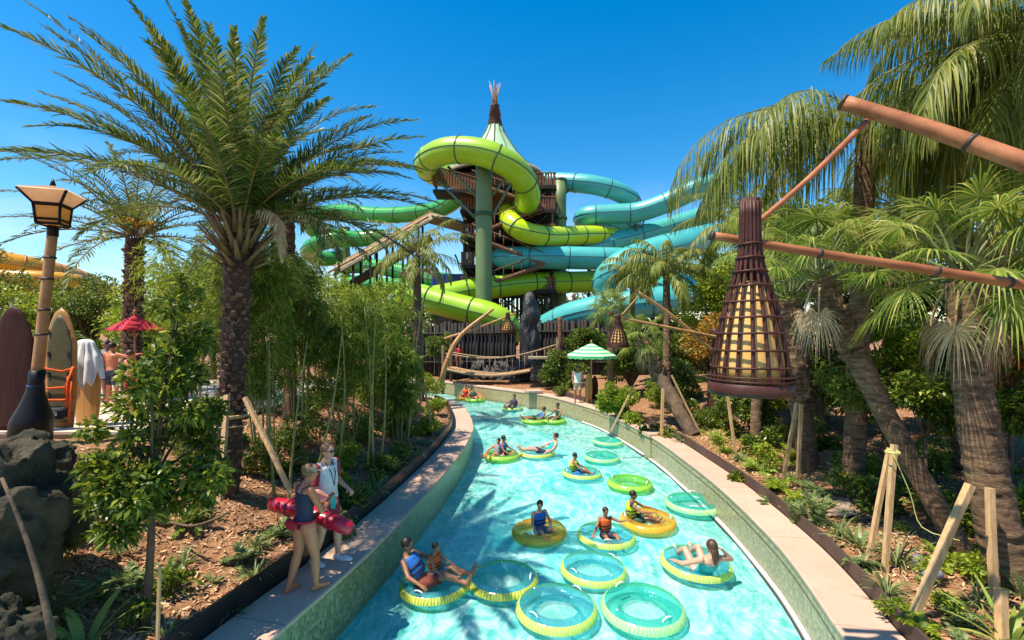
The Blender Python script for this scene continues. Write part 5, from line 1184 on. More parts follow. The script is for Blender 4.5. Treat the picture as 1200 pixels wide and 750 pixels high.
for i,(lab,px,Y,kd,mm,L) in enumerate(lr):
    p=gnd(px,Y); x,y=p[0],p[1]
    if kd=='pin': pinnate_plant(lab,x,y,16,L,.13,.012 if Y<9 else .016,700+i,mm,group='ferns of the right bank')
    elif kd=='tuft': tuft(lab,x,y,60,L,.008 if Y<9 else .013,700+i,mm,group='grass tufts of the right bank')
    elif kd=='big': tuft(lab,x,y,26,L,.026,700+i,mm,'strap_leaf_plant',group='strap leaved plants of the right bank',el=(20,80),dr=(30,80))
    elif kd=='gin': pinnate_plant(lab,x,y,7,L,.2,.026,700+i,mm,'ginger_plant',group='ginger plants of the right bank',el=(65,88),dr=(10,40),nl=12)
ls=[('small bright green seedling shrub in front of the single plank',1050,5.55,.17,'leaf_bright'),('low shrub right of the edging below the lantern',880,12.4,.3,'leaf_shrub'),('low shrub beyond the lime fern',905,12.6,.35,'leaf_shrub'),
 ('groundcover shrub by the bend of the right edging',760,15.9,.35,'leaf_shrub'),('groundcover shrub below the round leafy shrub',745,17.2,.4,'leaf_bright'),('low shrub at the edging beside the leaning palm stakes',785,15.0,.3,'leaf_shrub'),
 ('small shrub under the lantern on open mulch',860,14.2,.4,'leaf_shrub'),('low shrub left of the criss-cross palm stakes',895,11.6,.35,'leaf_bright'),('low glossy shrub by the edging near the ferns',870,10.6,.28,'leaf_shrub'),
 ('creeping plant at the right foot of the leaning trunk',1150,6.0,.25,'leaf_bright'),('dark low shrub beyond the fallen slab',1000,8.9,.4,'leaf_tree'),('low shrub beside the parasol pole',712,20.4,.4,'leaf_shrub'),
 ('low shrub beyond the far lifeguard',660,24,.5,'leaf_tree')]
for i,(lab,px,Y,r,mm) in enumerate(ls):
    p=gnd(px,Y); low_shrub(lab,p[0],p[1],r,int(800*r/.3*.7),.07 if Y<10 else .1,.035 if Y<10 else .05,mm,800+i,group='low shrubs of the right bank')
for i,(lab,px,Y,r,mm) in enumerate((('dark leafy shrub between the leaning trunk and the pair of planks',1030,8.4,.42,'leaf_tree'),('dark leafy shrub right behind the leaning trunk base',1105,7.6,.42,'leaf_shrub'),('shrub in deep shade left of the nearest thick trunk',1090,9.6,.55,'leaf_tree'),
  ('shrub in deep shade behind the criss-cross trunk',965,12,.5,'leaf_tree'),('bushy shrub at the right picture edge beyond the upright plank',1195,7.2,.5,'leaf_bright'),('bright bush between the rock slab and the dark shrubs',1000,10.2,.42,'leaf_bright'),
  ('dark bush left of the criss-cross trunk',905,13.2,.5,'leaf_tree'),('dark bush behind the far leaning palm base',835,15.6,.6,'leaf_tree'),('low bush at the far side of the leaning palm stakes',800,16.6,.6,'leaf_shrub'),('leafy bush below the slender queen palm',770,19.5,.7,'leaf_bright'))):
    p=gnd(px,Y); low_shrub(lab,p[0],p[1],r,int(1200*r/.4),.10,.045,mm,840+i,'shaded bushes of the right bank')
for i,(lab,px,Y,L) in enumerate((('fern at the lower right corner below the short post',1150,4.7,.4),('fern between the single plank and the edging',1078,5.2,.26),('young fern in the open mulch right of the single plank',1125,5.3,.3),('fern beside the grey spotlight',1105,6.5,.4),('fern in front of the pair of planks',1012,6.6,.28),
   ('fern near the right edging below the rock slab',930,9.0,.32),('fern by the edging left of the ginger plants',905,9.3,.35))):
    p=gnd(px,Y); pinnate_plant(lab,p[0],p[1],13,L,.10,.011,860+i,'leaf_bright' if i%2 else 'leaf_grass',group='young ferns on the right mulch')
for i,(lab,px,Y,L) in enumerate((('fern at the foot of the boulders',112,5.3,.36),('fern beside the lime leaved plant',60,4.4,.34),('fern in front of the slim stem',150,5.6,.34),('fern between the stem and the palm',222,7.0,.4),('fern by the edging left of the lifeguards',285,6.5,.3),('fern right of the short wooden stake',215,4.9,.3),('fern beneath the bamboo near the edging',395,8.2,.36),('fern near the stone step',130,8.0,.4),('fern low in the shade behind the woman lifeguard',325,7.4,.34))):
    p=gnd(px,Y); pinnate_plant(lab,p[0],p[1],13,L,.10,.011,880+i,'leaf_tree' if i%2 else 'leaf_grass',group='ferns of the left bank')
# stakes right
SR=[(1016,630,1043,525,6.6,'left plank of the pair bound with yellow tape',.032),(1037,640,1048,521,6.4,'right plank of the pair bound with yellow tape',.036),(1066,700,1137,568,5.35,'wide plank leaning right against the nearest fan palm',.042),
 (1166,690,1160,572,5.5,'upright plank against the nearest fan palm',.038),(1175,750,1173,690,4.9,'short post at the lower right corner',.045),(918,515,934,472,10.4,'left stake of the pair at the criss-cross palm',.035),(935,538,939,474,10.2,'right stake of the pair at the criss-cross palm',.035),
 (716,488,743,452,15.2,'left stake propping the far leaning fan palm',.03),(775,492,777,455,15.0,'middle stake propping the far leaning fan palm',.045),(822,500,787,440,14.8,'right stake propping the far leaning fan palm',.03),(862,510,852,458,12.4,'grey stake under the wicker lantern',.035)]
for x0,y0,x1,y1,Y,lab,w in SR:
    a=P(x0,y0,Y); b_=P(x1,y1,Y+.15); a[2]=min(a[2],Hs(a[0],a[1])-.03) if y0<740 else Hs(a[0],a[1])-.1
    stake(lab,a,b_,w)
g=Geo()
th=np.linspace(0,2*pi,17); c=P(1046,530,6.48); tube(g,[c+v3(cos(a)*.085,sin(a)*.085,.01*sin(a*2)) for a in th],[[.02,.003]]*17,6); tube(g,catmull([c,c+v3(.2,-.05,-.55),c+v3(.32,-.1,-1.0),c+v3(.55,-.4,-1.05)],.1),[ .007]*len(catmull([c,c+v3(.2,-.05,-.55),c+v3(.32,-.1,-1.0),c+v3(.55,-.4,-1.05)],.1)),5)
o=g.build('tape',M['strap_yellow'],None,world=True,loc=[float(q) for q in c]); tag(o,'yellow strap tied round the pair of planks and trailing to the mulch','strap')
t=thing('ground_spotlight','small grey spotlight on the mulch behind the wide leaning plank','spotlight',gnd(1090,6.0)); g=Geo(); p=np.array(t.location)
tube(g,[p+v3(0,0,-.02),p+v3(0,0,.12)],.012,8); g.build('bracket',M['grey'],t,world=True); g=Geo(); tube(g,[p+v3(-.09,0,.12),p+v3(-.02,-.02,.15),p+v3(.08,-.04,.19),p+v3(.085,-.04,.192)],[.045,.065,.075,.06],14); g.build('lamp_head',M['grey'],t,world=True)
g=Geo(); tube(g,line(gnd(1076,6.4)+v3(0,0,-.05),gnd(1076,6.4)+v3(0,0,.22),4),.055,12); o=g.build('drain_pipe',M['grey'],None,world=True,loc=[float(q) for q in gnd(1076,6.4)]); tag(o,'short grey standpipe left of the spotlight','pipe')
# rock slab
boulder('flat pale rock slab on the right bank behind the ginger plants',gnd(965,8.9)+v3(.1,0,-.02),(.85,.55,.10),7,'kerbstone','rock slabs')
boulder('smaller flat rock slab behind the pair of planks',gnd(1010,8.2)+v3(.1,0,-.05),(.55,.4,.10),8,'rock','rock slabs')
# ------------------------------------------------------------------ slides, tower, lanterns, street things
def slide(label, pts, r, mat, jmat, js=3.2, group='flumes of the slide tower', n=20, mat2=None):
    pw=np.array([P(*p) for p in pts]); c=catmull(pw,.45)
    t=thing('water_slide',label,'water slide',c[0],group=group)
    g=Geo(); tube(g,c,r,n); o=g.build('flume',mat,t,world=True)
    L=np.concatenate([[0],np.cumsum(np.linalg.norm(np.diff(c,axis=0),axis=1))])
    T,A,B=frames(c); 
    # mid-height flange seam on both sides
    for s in (-1,1):
        sd=nrm(np.cross(T,v3(0,0,1)))*s; g=Geo(); tube(g,c+sd*(r+.01),[[.035,.05]]*len(c),5,hint=(0,0,1)); g.build('side_seam',jmat,t,world=True)
    for x in np.arange(js*.5,L[-1],js):
        i=int(np.searchsorted(L,x)); i=min(i,len(c)-2); g=Geo()
        tube(g,[c[i]-T[i]*.045,c[i]+T[i]*.045],r+.045,n); g.build('joint_ring',jmat,t,world=True)
    return t,c
LM,TL,GR=M['slide_lime'],M['slide_teal'],M['slide_green']; JD,JT=M['joint_dark'],M['joint_teal']
S=[]
S.append(slide('lime green flume making the big top loop round the tallest column',[(618,205,46),(580,204,45.5),(545,206,45),(512,205,43),(499,192,39.5),(516,179,37),(545,176,36),(575,182,35.6),(600,196,36),(615,214,37.2),(619,233,39.3),(612,244,42)],1.03,LM,JD))
S.append(slide('yellow green flume spiralling down under the big top loop',[(604,226,44.5),(597,238,43.5),(595,250,41.8),(601,263,40.2),(618,273,39.8),(642,277,41),(670,276,43.5),(710,276,46.5),(760,284,50)],.9,M['slide_yellowgreen'],JD,2.6))
S.append(slide('lower lime flume crossing behind the columns with a hairpin turn at its left end',[(780,318,47),(735,326,46),(690,330,44),(620,332,42),(560,339,40.5),(512,348,39.5),(484,353,39),(473,350,37.5),(482,346,36),(510,353,35.5),(545,362,35),(575,370,34.5),(592,380,34.5),(600,396,35)],1.0,LM,JD))
S.append(slide('highest teal flume curving right from the tower behind the second column',[(625,212,50),(650,213,48.5),(690,216,47),(722,224,47),(740,236,48.5),(738,247,51),(715,252,53)],.97,TL,JT))
S.append(slide('teal flume with a hairpin bend pointing left above the long flume',[(842,214,43),(815,222,43.5),(775,240,44.5),(745,249,45.5),(712,251,46),(688,253,46.5),(684,260,48.5),(705,264,50),(745,262,52)],.97,TL,JT))
S.append(slide('long teal flume doubling back on itself in front of the tower',[(842,246,47),(815,256,47),(765,271,47),(715,284,46.5),(665,294,46),(620,299,45),(592,301,43.5),(590,302,41.5),(615,302,41),(660,302,41),(705,303,41),(750,303,41.5),(790,296,42.5),(832,284,44)],1.0,TL,JT))
S.append(slide('large teal flume sweeping down behind the palms right of the columns',[(834,278,36),(800,287,34),(760,298,33.5),(728,312,33),(712,330,33.5),(722,350,35),(750,362,37)],1.08,TL,JT))
S.append(slide('lowest teal flume with a wide bend close to the ground',[(640,384,36),(665,372,34.5),(690,365,33.5),(720,360,32.5),(752,356,32),(782,352,32),(800,347,33.5),(800,338,35.5),(780,332,37)],1.03,TL,JT))
S.append(slide('upper dark green flume reaching left from the tower',[(548,216,52),(536,232,53),(515,245,55),(480,251,57),(440,252,59),(405,248,61),(375,251,63),(362,262,65),(375,274,67),(410,277,68)],1.0,GR,JD,group='flumes left of the tower'))
S.append(slide('middle dark green flume with a hairpin bend at the far left',[(450,278,58),(420,280,58),(390,281,57),(368,288,57.5),(362,296,60),(375,303,63),(410,302,65)],1.0,GR,JD,group='flumes left of the tower'))
S.append(slide('lower dark green flume behind the small queen palm',[(400,312,60),(435,312,58),(470,318,56),(500,326,54),(540,332,52)],.95,GR,JD,group='flumes left of the tower'))
S.append(slide('lowest dark green flume above the bamboo',[(405,330,58),(440,334,56),(475,336,54),(505,345,52)],.9,GR,JD,group='flumes left of the tower'))
S.append(slide('upper golden slide at the far left behind the lamp post',[(-40,300,34),(-10,306,35),(25,313,36),(60,320,38),(95,330,41),(125,345,44)],.95,M['slide_gold'],M['joint_gold'],1.0,group='golden slides at the far left'))
S.append(slide('middle golden slide at the far left behind the lamp post',[(-40,322,31),(-10,325,31.5),(30,326,32),(70,328,33),(95,331,34)],.55,M['slide_gold'],M['joint_gold'],4,group='golden slides at the far left'))
S.append(slide('lowest golden slide dipping behind the trees at the far left',[(-30,355,30),(-12,345,30.5),(15,340,32),(45,338,33),(80,336,35),(100,340,37)],.75,M['slide_gold'],M['joint_gold'],1.4,group='golden slides at the far left'))

def column(label,px,ytop,Y,r,collars=(),arms=()):
    t=thing('support_column',label,'column',gnd(px,Y)*v3(1,1,0),group='columns carrying the flumes'); top=P(px,ytop,Y)
    g=Geo(); z0=-.5; zz=np.linspace(z0,top[2],10); tube(g,[(top[0],Y,z) for z in zz],r,28); g.build('shaft',M['column'],t,world=True)
    g=Geo(); lathe(g,[(r*1.0,0),(r*1.06,.05),(r*1.06,.18),(r*.7,.3),(0,.3)],28,(top[0],Y,top[2]-.02)); g.build('capital',M['steel'],t,world=True)
    for y in collars:
        z=P(px,y,Y)[2]; g=Geo(); lathe(g,[(r,0),(r+.09,0),(r+.09,.28),(r,.28)],28,(top[0],Y,z)); g.build('collar',M['joint_dark'],t,world=True)
    for a,b_ in arms:
        g=Geo(); tube(g,line(a,b_,4),.11,8); g.build('bracket_arm',M['steel'],t,world=True)
column('tallest green column under the big lime loop, left one',567,190,37.2,.66,(254,),[(P(572,262,37.2),P(600,213,36.2)),(P(572,235,37.2),P(596,205,36.4)),(P(560,232,37.2),P(525,195,38)),(P(560,258,37.2),P(512,210,40))])
column('second green column beside the teal flumes, right one',656,212,47,.66,(258,),[(P(656,232,47),P(668,222,47.2))])
column('distant green column left of the tower behind the dark green flumes',405,268,60.5,.55,(),[])
column('short pale column under the lower dark green flume',430,318,57,.5)
# thin steel supports
k=0
for px,y0,Y,lab in ((690,262,46.6,'thin post under the hairpin of the teal flume'),(745,256,46,'thin post under the upper right teal flume'),(620,308,44,'thin post under the left end of the long teal flume'),(700,308,43,'thin post under the middle of the long teal flume'),
   (510,352,40,'thin post under the hairpin of the lower lime flume'),(640,338,43,'thin post under the lower lime flume right of the tall column'),(440,257,58.5,'thin post under the upper dark green flume'),(470,322,56,'thin post under the lower dark green flume'),(545,300,46,'thin post left of the tall column')):
    t=thing('slide_post',lab,'post',gnd(px,Y)*v3(1,1,0),group='thin posts under the flumes'); tp=P(px,y0,Y)
    g=Geo(); tube(g,[(tp[0],Y,z) for z in np.linspace(-.3,tp[2]-.6,5)],.16,10); g.build('shaft',M['steel'],t,world=True)
    g=Geo(); tube(g,[tp+v3(-1.0,0,.15),tp+v3(-.6,0,-.75),tp+v3(.6,0,-.75),tp+v3(1.0,0,.15)],.09,6); g.build('cradle',M['steel'],t,world=True)

# the tower
TY=45.0; tx=P(596,300,TY)[0]
tw=thing('slide_tower','brown timber slide tower with decks, stairs and a pale green pointed roof','tower',(tx,TY,0))
def zt(py,Y=TY): return CH-(py-HZ)/F*Y
hw,hd=3.9,3.2
for sx in (-1,-.33,.33,1):
    for sy in (-1,1):
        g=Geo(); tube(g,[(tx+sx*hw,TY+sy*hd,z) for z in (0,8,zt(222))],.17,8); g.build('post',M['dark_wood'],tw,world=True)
levels=[zt(232),zt(258),zt(288),zt(318),zt(345)]
def railing(a,b,h,parent,slats=True):
    a=np.array(a,float);b=np.array(b,float); L=np.linalg.norm((b-a)); n=max(3,int(L/.24)); g=Geo(); ang=math.atan2(b[1]-a[1],b[0]-a[0])
    for k in range(n):
        p=a+(b-a)*(k+.5)/n; box(g,p+v3(0,0,h/2),(.17,.05,h),ang)
    tube(g,[a+v3(0,0,h+.03),b+v3(0,0,h+.03)],[[.05,.07]]*2,4); tube(g,[a+v3(0,0,.02),b+v3(0,0,.02)],[[.06,.06]]*2,4)
    return g.build('railing',M['deck_wood'],parent,world=True,smooth=False)
for i,z in enumerate(levels):
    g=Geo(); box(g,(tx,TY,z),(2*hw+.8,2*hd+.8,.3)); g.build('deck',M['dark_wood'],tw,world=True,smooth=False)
    x0,x1,y0,y1=tx-hw-.3,tx+hw+.3,TY-hd-.3,TY+hd+.3
    railing((x0,y0,z+.1),(x1,y0,z+.1),1.15,tw); railing((x0,y0,z+.1),(x0,y1,z+.1),1.15,tw); railing((x1,y0,z+.1),(x1,y1,z+.1),1.15,tw)
    g=Geo()
    for sx in (-1,-.33,.33):
        tube(g,[(tx+sx*hw,TY-hd,z-2.0),(tx+(sx+.67)*hw,TY-hd,z)],.09,5); tube(g,[(tx+sx*hw,TY-hd,z),(tx+(sx+.67)*hw,TY-hd,z-2.0)],.09,5)
    g.build('cross_braces',M['dark_wood'],tw,world=True)
for i in range(len(levels)-1):   # zigzag stairs in front
    za,zb=levels[i+1],levels[i]; s=1 if i%2 else -1
    a=v3(tx-s*hw*.8,TY-hd-1.1,za); b_=v3(tx+s*hw*.8,TY-hd-1.1,zb); g=Geo()
    for k in range(14): p=a+(b_-a)*(k+.5)/14; box(g,p,(.5,1.3,.07))
    tube(g,[a-v3(0,.65,0),b_-v3(0,.65,0)],[[.16,.04]]*2,4); tube(g,[a+v3(0,.65,0),b_+v3(0,.65,0)],[[.16,.04]]*2,4); st=g.build('stair_flight',M['deck_wood'],tw,world=True,smooth=False)
    g=Geo(); q=tube(g,[a-v3(0,.65,-1.0),b_-v3(0,.65,-1.0)],.05,5)
    for k in range(8): p=a+(b_-a)*(k+.5)/8-v3(0,.65,0); tube(g,[p,p+v3(0,0,1)],.03,4)
    g.build('handrail',M['deck_wood'],tw,world=True)
# projecting landing with slatted parapet at the upper left
z=zt(226,41); lx=P(540,225,41)[0]
g=Geo(); box(g,(lx,41.2,z-.1),(4.6,2.4,.25)); g.build('landing',M['dark_wood'],tw,world=True,smooth=False)
railing((lx-2.3,40.05,z+.55),(lx+2.3,40.05,z-.75),1.5,tw); railing((lx-2.3,40.05,z+.55),(lx-2.3,42.4,z+.55),1.5,tw)
z=zt(244,47.5); lx=P(642,240,47.5)[0]; g=Geo(); box(g,(lx,47.5,z-.1),(1.6,2,.25)); g.build('landing',M['dark_wood'],tw,world=True,smooth=False); railing((lx-.8,46.5,z),(lx+.8,46.5,z),1.6,tw)
# dark vertical screens inside the tower
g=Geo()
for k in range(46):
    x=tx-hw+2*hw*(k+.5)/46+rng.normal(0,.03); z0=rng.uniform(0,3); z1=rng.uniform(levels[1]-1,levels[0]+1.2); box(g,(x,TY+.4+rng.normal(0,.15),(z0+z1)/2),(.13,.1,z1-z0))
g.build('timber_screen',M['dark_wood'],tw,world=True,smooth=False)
rx,ry=P(580,200,TY)[0],TY
g=Geo(); zb=zt(206); za=zt(146)
prof=[(4.6,zb-.1),(4.4,zb),(3.4,zb+.8),(2.4,zb+1.9),(1.6,zb+3.1),(.95,zb+4.1),(.6,za),(.5,za+.02),(0,za+.02)]
lathe(g,prof,32,(rx,ry,0)); rf=g.build('roof',M['roof_green'],tw,world=True)
g=Geo()
for k in range(12):
    a=2*pi*k/12; tube(g,[(rx+cos(a)*(r+.02),ry+sin(a)*(r+.02),z+.02) for r,z in prof[1:7]],.06,5)
g.build('roof_ribs',M['joint_dark'],rf,world=True)['kind']='stuff'
# thatched skirt below the cone
g=Geo(); lathe(g,[(4.6,zb+.05),(4.9,zb-.5),(4.7,zb-.55),(4.4,zb-.1)],32,(rx,ry,0)); g.build('roof_rim',M['thatch'],tw,world=True)
g=Geo(); zt1=zt(124); lathe(g,[(.68,za-.2),(.72,za),(.54,za+.8),(.6,za+.85),(.42,zt1-.1),(.47,zt1),(0,zt1)],20,(rx,ry,0)); sp=g.build('spire',M['basket'],tw,world=True)
for k in range(11):
    a=2*pi*k/11; r0=.28; g=Geo(); tube(g,[(rx+cos(a)*r0,ry+sin(a)*r0,zt1-.3),(rx+cos(a)*r0*.7,ry+sin(a)*r0*.7,zt1+.9),(rx+cos(a)*r0*2.0,ry+sin(a)*r0*2.0,zt1+rng.uniform(1.7,2.4))],[.06,.05,.025],6); g.build('spire_stick',M['pole_tan'],sp,world=True)

# covered diagonal walkway left of tower
a=P(392,313,40); b_=P(505,250,44); c=P(548,262,45)
w=thing('covered_walkway','pale roofed walkway climbing diagonally to the tower from the left','walkway',(a[0],a[1],0))
g=Geo()
for p,q in ((a,b_),(b_,c)):
    d=nrm(q-p); s=nrm(np.cross(d,v3(0,0,1))); u=np.cross(s,d)
    for sg in (-1,1):
        V=[p+u*.0,q+u*.0,q+s*sg*1.4-u*.65,p+s*sg*1.4-u*.65,p+u*.1,q+u*.1,q+s*sg*1.45-u*.53,p+s*sg*1.45-u*.53]
        g.add(V,np.array([[0,1,2,3],[4,7,6,5],[0,4,5,1],[3,2,6,7],[0,3,7,4],[1,5,6,2]]))
g.build('roof',M['thatch'],w,world=True,smooth=False)
g=Geo(); d=b_-a; tube(g,[a+v3(0,-1.4,-.65),b_+v3(0,-1.4,-.65)],.1,6); tube(g,[a+v3(0,0,.1),b_+v3(0,0,.1)],.09,6); g.build('ridge_beam',M['pole_tan'],w,world=True)
g=Geo(); s=v3(0,0,-2.4); V=[a+v3(0,-1,-2.2),b_+v3(0,-1,-2.2),b_+v3(0,1,-2.2),a+v3(0,1,-2.2),a+v3(0,-1,-2.5),b_+v3(0,-1,-2.5),b_+v3(0,1,-2.5),a+v3(0,1,-2.5)]
g.add(V,np.array([[0,1,2,3],[4,7,6,5],[0,4,5,1],[1,5,6,2],[2,6,7,3],[3,7,4,0]])); g.build('ramp',M['dark_wood'],w,world=True,smooth=False)
for k in range(6):
    p=a+(b_-a)*(k+.3)/6
    for sy in (-1,1):
        g=Geo(); tube(g,[(p[0],p[1]+sy,0),(p[0],p[1]+sy,p[2]-.5)],.11,6); g.build('post',M['dark_wood'],w,world=True)
t=thing('blue_container','blue panelled box standing behind the lower lime flume','container',(P(540,345,47)[0],47,0)); g=Geo(); z0,z1=zt(352,47),zt(322,47); box(g,(P(540,345,47)[0],47.2,(z0+z1)/2),(5.6,2,z1-z0)); g.build('box_body',M['blue_sheet'],t,world=True,smooth=False)
g=Geo()
for k in range(12): box(g,(P(540,345,47)[0]-2.6+.47*k,46.18,(z0+z1)/2),(.12,.06,z1-z0-.1))
g.build('panel_ribs',M['blue_sheet'],t,world=True,smooth=False)
g=Geo(); box(g,(P(540,345,47)[0],47.2,z0/2),(5.2,1.8,z0)); g.build('plinth',M['dark_wood'],t,world=True,smooth=False)

# dark timber palisade below the slides
def palisade(label,x0,x1,Y0,Y1,ztop,seed,group='dark palisades behind the river bend'):
    rs=np.random.default_rng(seed); t=thing('palisade',label,'fence',((x0+x1)/2,(Y0+Y1)/2,0),group=group); g=Geo(); n=int(abs(x1-x0)/.26)
    for k in range(n):
        f=(k+.5)/n; x=x0+(x1-x0)*f; y=Y0+(Y1-Y0)*f; h=ztop+rs.normal(0,.05); tube(g,[(x,y,-.6),(x+rs.normal(0,.03),y,h*.5),(x+rs.normal(0,.05),y,h)],[.15,.14,.11],6)
    g.build('logs',M['dark_wood'],t,world=True)
    g=Geo(); box(g,((x0+x1)/2,(Y0+Y1)/2+.12,ztop/2-.35),(math.hypot(x1-x0,Y1-Y0),.08,ztop+.3),math.atan2(Y1-Y0,x1-x0)); g.build('backing_panel',M['dark_wood'],t,world=True,smooth=False)
    g=Geo()
    for z in (ztop*.28,ztop*.8): tube(g,[(x0,Y0-.17,z),(x1,Y1-.17,z+.05)],.07,6)
    g.build('rails',M['dark_wood'],t,world=True)
palisade('dark log palisade behind the rope bridge, left of the rock pillar',-7.5,.3,33.4,33.2,3.9,1)
palisade('dark log palisade right of the rock pillar, behind the parasol',1.9,13.5,33.2,31,4.1,2)
t=thing('water_curtain','thin pale streams falling down the dark palisade behind the rope bridge','waterfall',(-3,33,0))
for k in range(7):
    x=-5.6+k*.95+rng.normal(0,.2); g=Geo(); tube(g,[(x,33.02,3.6),(x+.03,32.98,2),(x-.02,32.95,.2)],[[.03,.012],[.035,.012],[.06,.012]],6); g.build('water_stream',M['v_clear'],t,world=True)
# rock pillar
import bmesh
bm=bmesh.new(); bmesh.ops.create_icosphere(bm,subdivisions=5,radius=1); V=np.array([v.co[:] for v in bm.verts]); T=np.array([[v.index for v in f.verts] for f in bm.faces]); bm.free()
V=V*np.array([.66,.6,3.1]); d=np.array([mnoise.fractal(Vector((v[0]*1.6,v[1]*1.6,v[2]*.9)),1,2,5) for v in V]); V=V*(1+.35*d[:,None]*np.array([1,1,.15]))
g=Geo(); g.add(V,T); p=P(621,400,31.5); o=g.build('rock_pillar',M['rock_dark'],None,loc=(float(p[0]),31.5,2.9)); tag(o,'tall dark rock pillar standing behind the rope bridge','rock')
for i,(px,Y,r,lab) in enumerate(((535,32.2,1.1,'added boulder standing in for darkness under the left end of the rope bridge'),(562,31.8,1.2,'added boulder standing in for darkness under the middle of the rope bridge'),(588,31.2,1.1,'added boulder standing in for darkness left of the rock pillar'),(612,29.6,1.0,'added boulder standing in for darkness at the foot of the rock pillar'),(635,28.8,.9,'added boulder standing in for darkness beside the stacked stone wall'))):
    p=gnd(px,Y); boulder(lab,(p[0],Y,.25),(r,.7,1.15),20+i,'rock_dark','added dark boulders under the rope bridge')  # boulders added to darken the ground behind the bridge
# rope bridge
t=thing('rope_bridge','sagging rope and plank bridge across the far bend of the river','bridge',P(590,440,29)*v3(1,1,0))
A_,B_=P(524,432,30),P(656,422,27.5); A_[2]=.95;B_[2]=1.5
for s in (-.55,.55):
    pts=line(A_+v3(s*.3,s,0),B_+v3(s*.3,s,0),20,(0,0,-.55)); g=Geo(); tube(g,pts,.085,8,rough=.01); g.build('deck_rope',M['rope'],t,world=True)
    pts2=line(A_+v3(s*.3,s,1.0),B_+v3(s*.3,s,1.1),20,(0,0,-.55)); g=Geo(); tube(g,pts2,.035,6); g.build('hand_rope',M['rope'],t,world=True)
    for k in range(1,20,2): g=Geo(); tube(g,[pts[k],pts2[k]],.014,4); g.build('hanger_rope',M['rope'],t,world=True)
pts=line(A_,B_,20,(0,0,-.55)); 
for k in range(40):
    f=k/39*18.99; i=int(f); p=pts[i]*(1-(f-i))+pts[i+1]*(f-i); g=Geo(); box(g,p+v3(0,0,.04),(.15,1.15,.05),.1); g.build('plank',M['pole_tan'],t,world=True,smooth=False)
for e in (A_,B_):
    for s in (-.6,.6): g=Geo(); tube(g,[e+v3(s*.3,s,-1.6),e+v3(s*.3,s,1.5)],.10,8); g.build('post',M['bark_brown'],t,world=True)
t=thing('stacked_stone_wall','low dark stacked stone wall at the right end of the rope bridge','wall',P(643,440,26.6)*v3(1,1,0)); p=P(643,440,26.6)
g=Geo()
for r in range(7):
    for k in range(6): box(g,(p[0]-.9+.33*k+(.16 if r%2 else 0),26.9,.12+.24*r),(.30,.5+rng.uniform(-.05,.05),.21),rng.normal(0,.03))
g.build('stone_courses',M['rock_dark'],t,world=True,smooth=False); g=Geo(); box(g,(p[0],26.9,1.82),(2.3,.7,.12)); g.build('cap_slab',M['kerbstone'],t,world=True,smooth=False)

# wicker lantern
def lantern(label,pt,pb,Y,rb,group='wicker lanterns hanging over the river banks'):
    """pt,pb: pixel rows of top and bottom, at column px"""
    px=pt[0]; zt_,zb_=P(px,pt[1],Y)[2],P(px,pb,Y)[2]; x=P(px,0,Y)[0]; Hh=zt_-zb_
    t=thing('wicker_lantern',label,'lantern',(x,Y,zb_),group=group)
    prof=[(0,1.0),(.02,.995),(.045,.98),(.07,.965)]
    rel=[(.205,.0),(1.0,.0)]
    # radius as a function of height fraction from the top (0) to the bottom (1), read from its outline
    fr=np.array([0,.18,.25,.32,.40,.49,.57,.65,.73,.82,.905,1.0]); rr=np.array([.225,.235,.25,.30,.40,.54,.655,.745,.815,.89,.96,.985])*rb
    def rad(f): return np.interp(f,fr,rr)
    nst=16
    for k in range(nst):
        a=2*pi*k/nst; f=np.linspace(.02,.97,16); g=Geo()
        pts=[(cos(a)*rad(q)*.97,sin(a)*rad(q)*.97,Hh*(1-q)) for q in f]; tube(g,pts,np.interp(f,[0,.2,1],[rb*.045,rb*.045,rb*.05]),6); g.build('upright_cane',M['basket'],t)
    for f in (.235,.305,.375,.45,.53,.61,.69,.775,.86):
        g=Geo(); th=np.linspace(0,2*pi,41); r=rad(f)+rb*.045; tube(g,[(cos(a)*r,sin(a)*r,Hh*(1-f)+rb*.01*sin(3*a)) for a in th],rb*.030,6,False); g.build('hoop',M['basket'],t)
    g=Geo(); f0=np.linspace(0,.34,8); lathe(g,[(0,Hh)]+[(rad(q)*.97,Hh*(1-q)) for q in f0]+[(rad(.34)*.6,Hh*.65)],32)
    for k in range(26):
        a=2*pi*k/26; tube(g,[(cos(a)*rad(q)*.93,sin(a)*rad(q)*.93,Hh*(1-q)) for q in (0,.1,.2,.27)],rb*.03,5)
    g.build('neck',M['basket'],t)
    g=Geo(); th=40; lathe(g,[(rb*.92,Hh*.012),(rb*1.02,Hh*.0),(rb*1.04,Hh*.02),(rb*1.035,Hh*.06),(rb*.98,Hh*.066),(rb*.9,Hh*.03)],th); g.build('base_band',M['basket'],t)
    g=Geo()
    for q in (.905,.925): 
        tt=np.linspace(0,2*pi,41); tube(g,[(cos(a)*rb*1.03,sin(a)*rb*1.03,Hh*(1-q)) for a in tt],rb*.025,6,False)
    g.build('base_hoops',M['basket'],t)
    g=Geo(); lathe(g,[(0,Hh*.05),(rb*.78,Hh*.06),(rb*.80,Hh*.15),(rb*.70,Hh*.30),(rb*.46,Hh*.5),(rb*.30,Hh*.57),(0,Hh*.58)],32); g.build('inner_shade',M['shade_paper'],t)
    return t,x,zt_,Hh
LY=4.3
lantern('big dark red wicker lantern hanging from the long pole in the foreground',(879,233),461,LY,.35)
lantern('small wicker lantern hanging from the bamboo frame on the right bank',(724,368),407,15.2,.36)
lantern('tiny wicker lantern hanging from the pole left of the rock pillar',(595,366),390,29.0,.5)
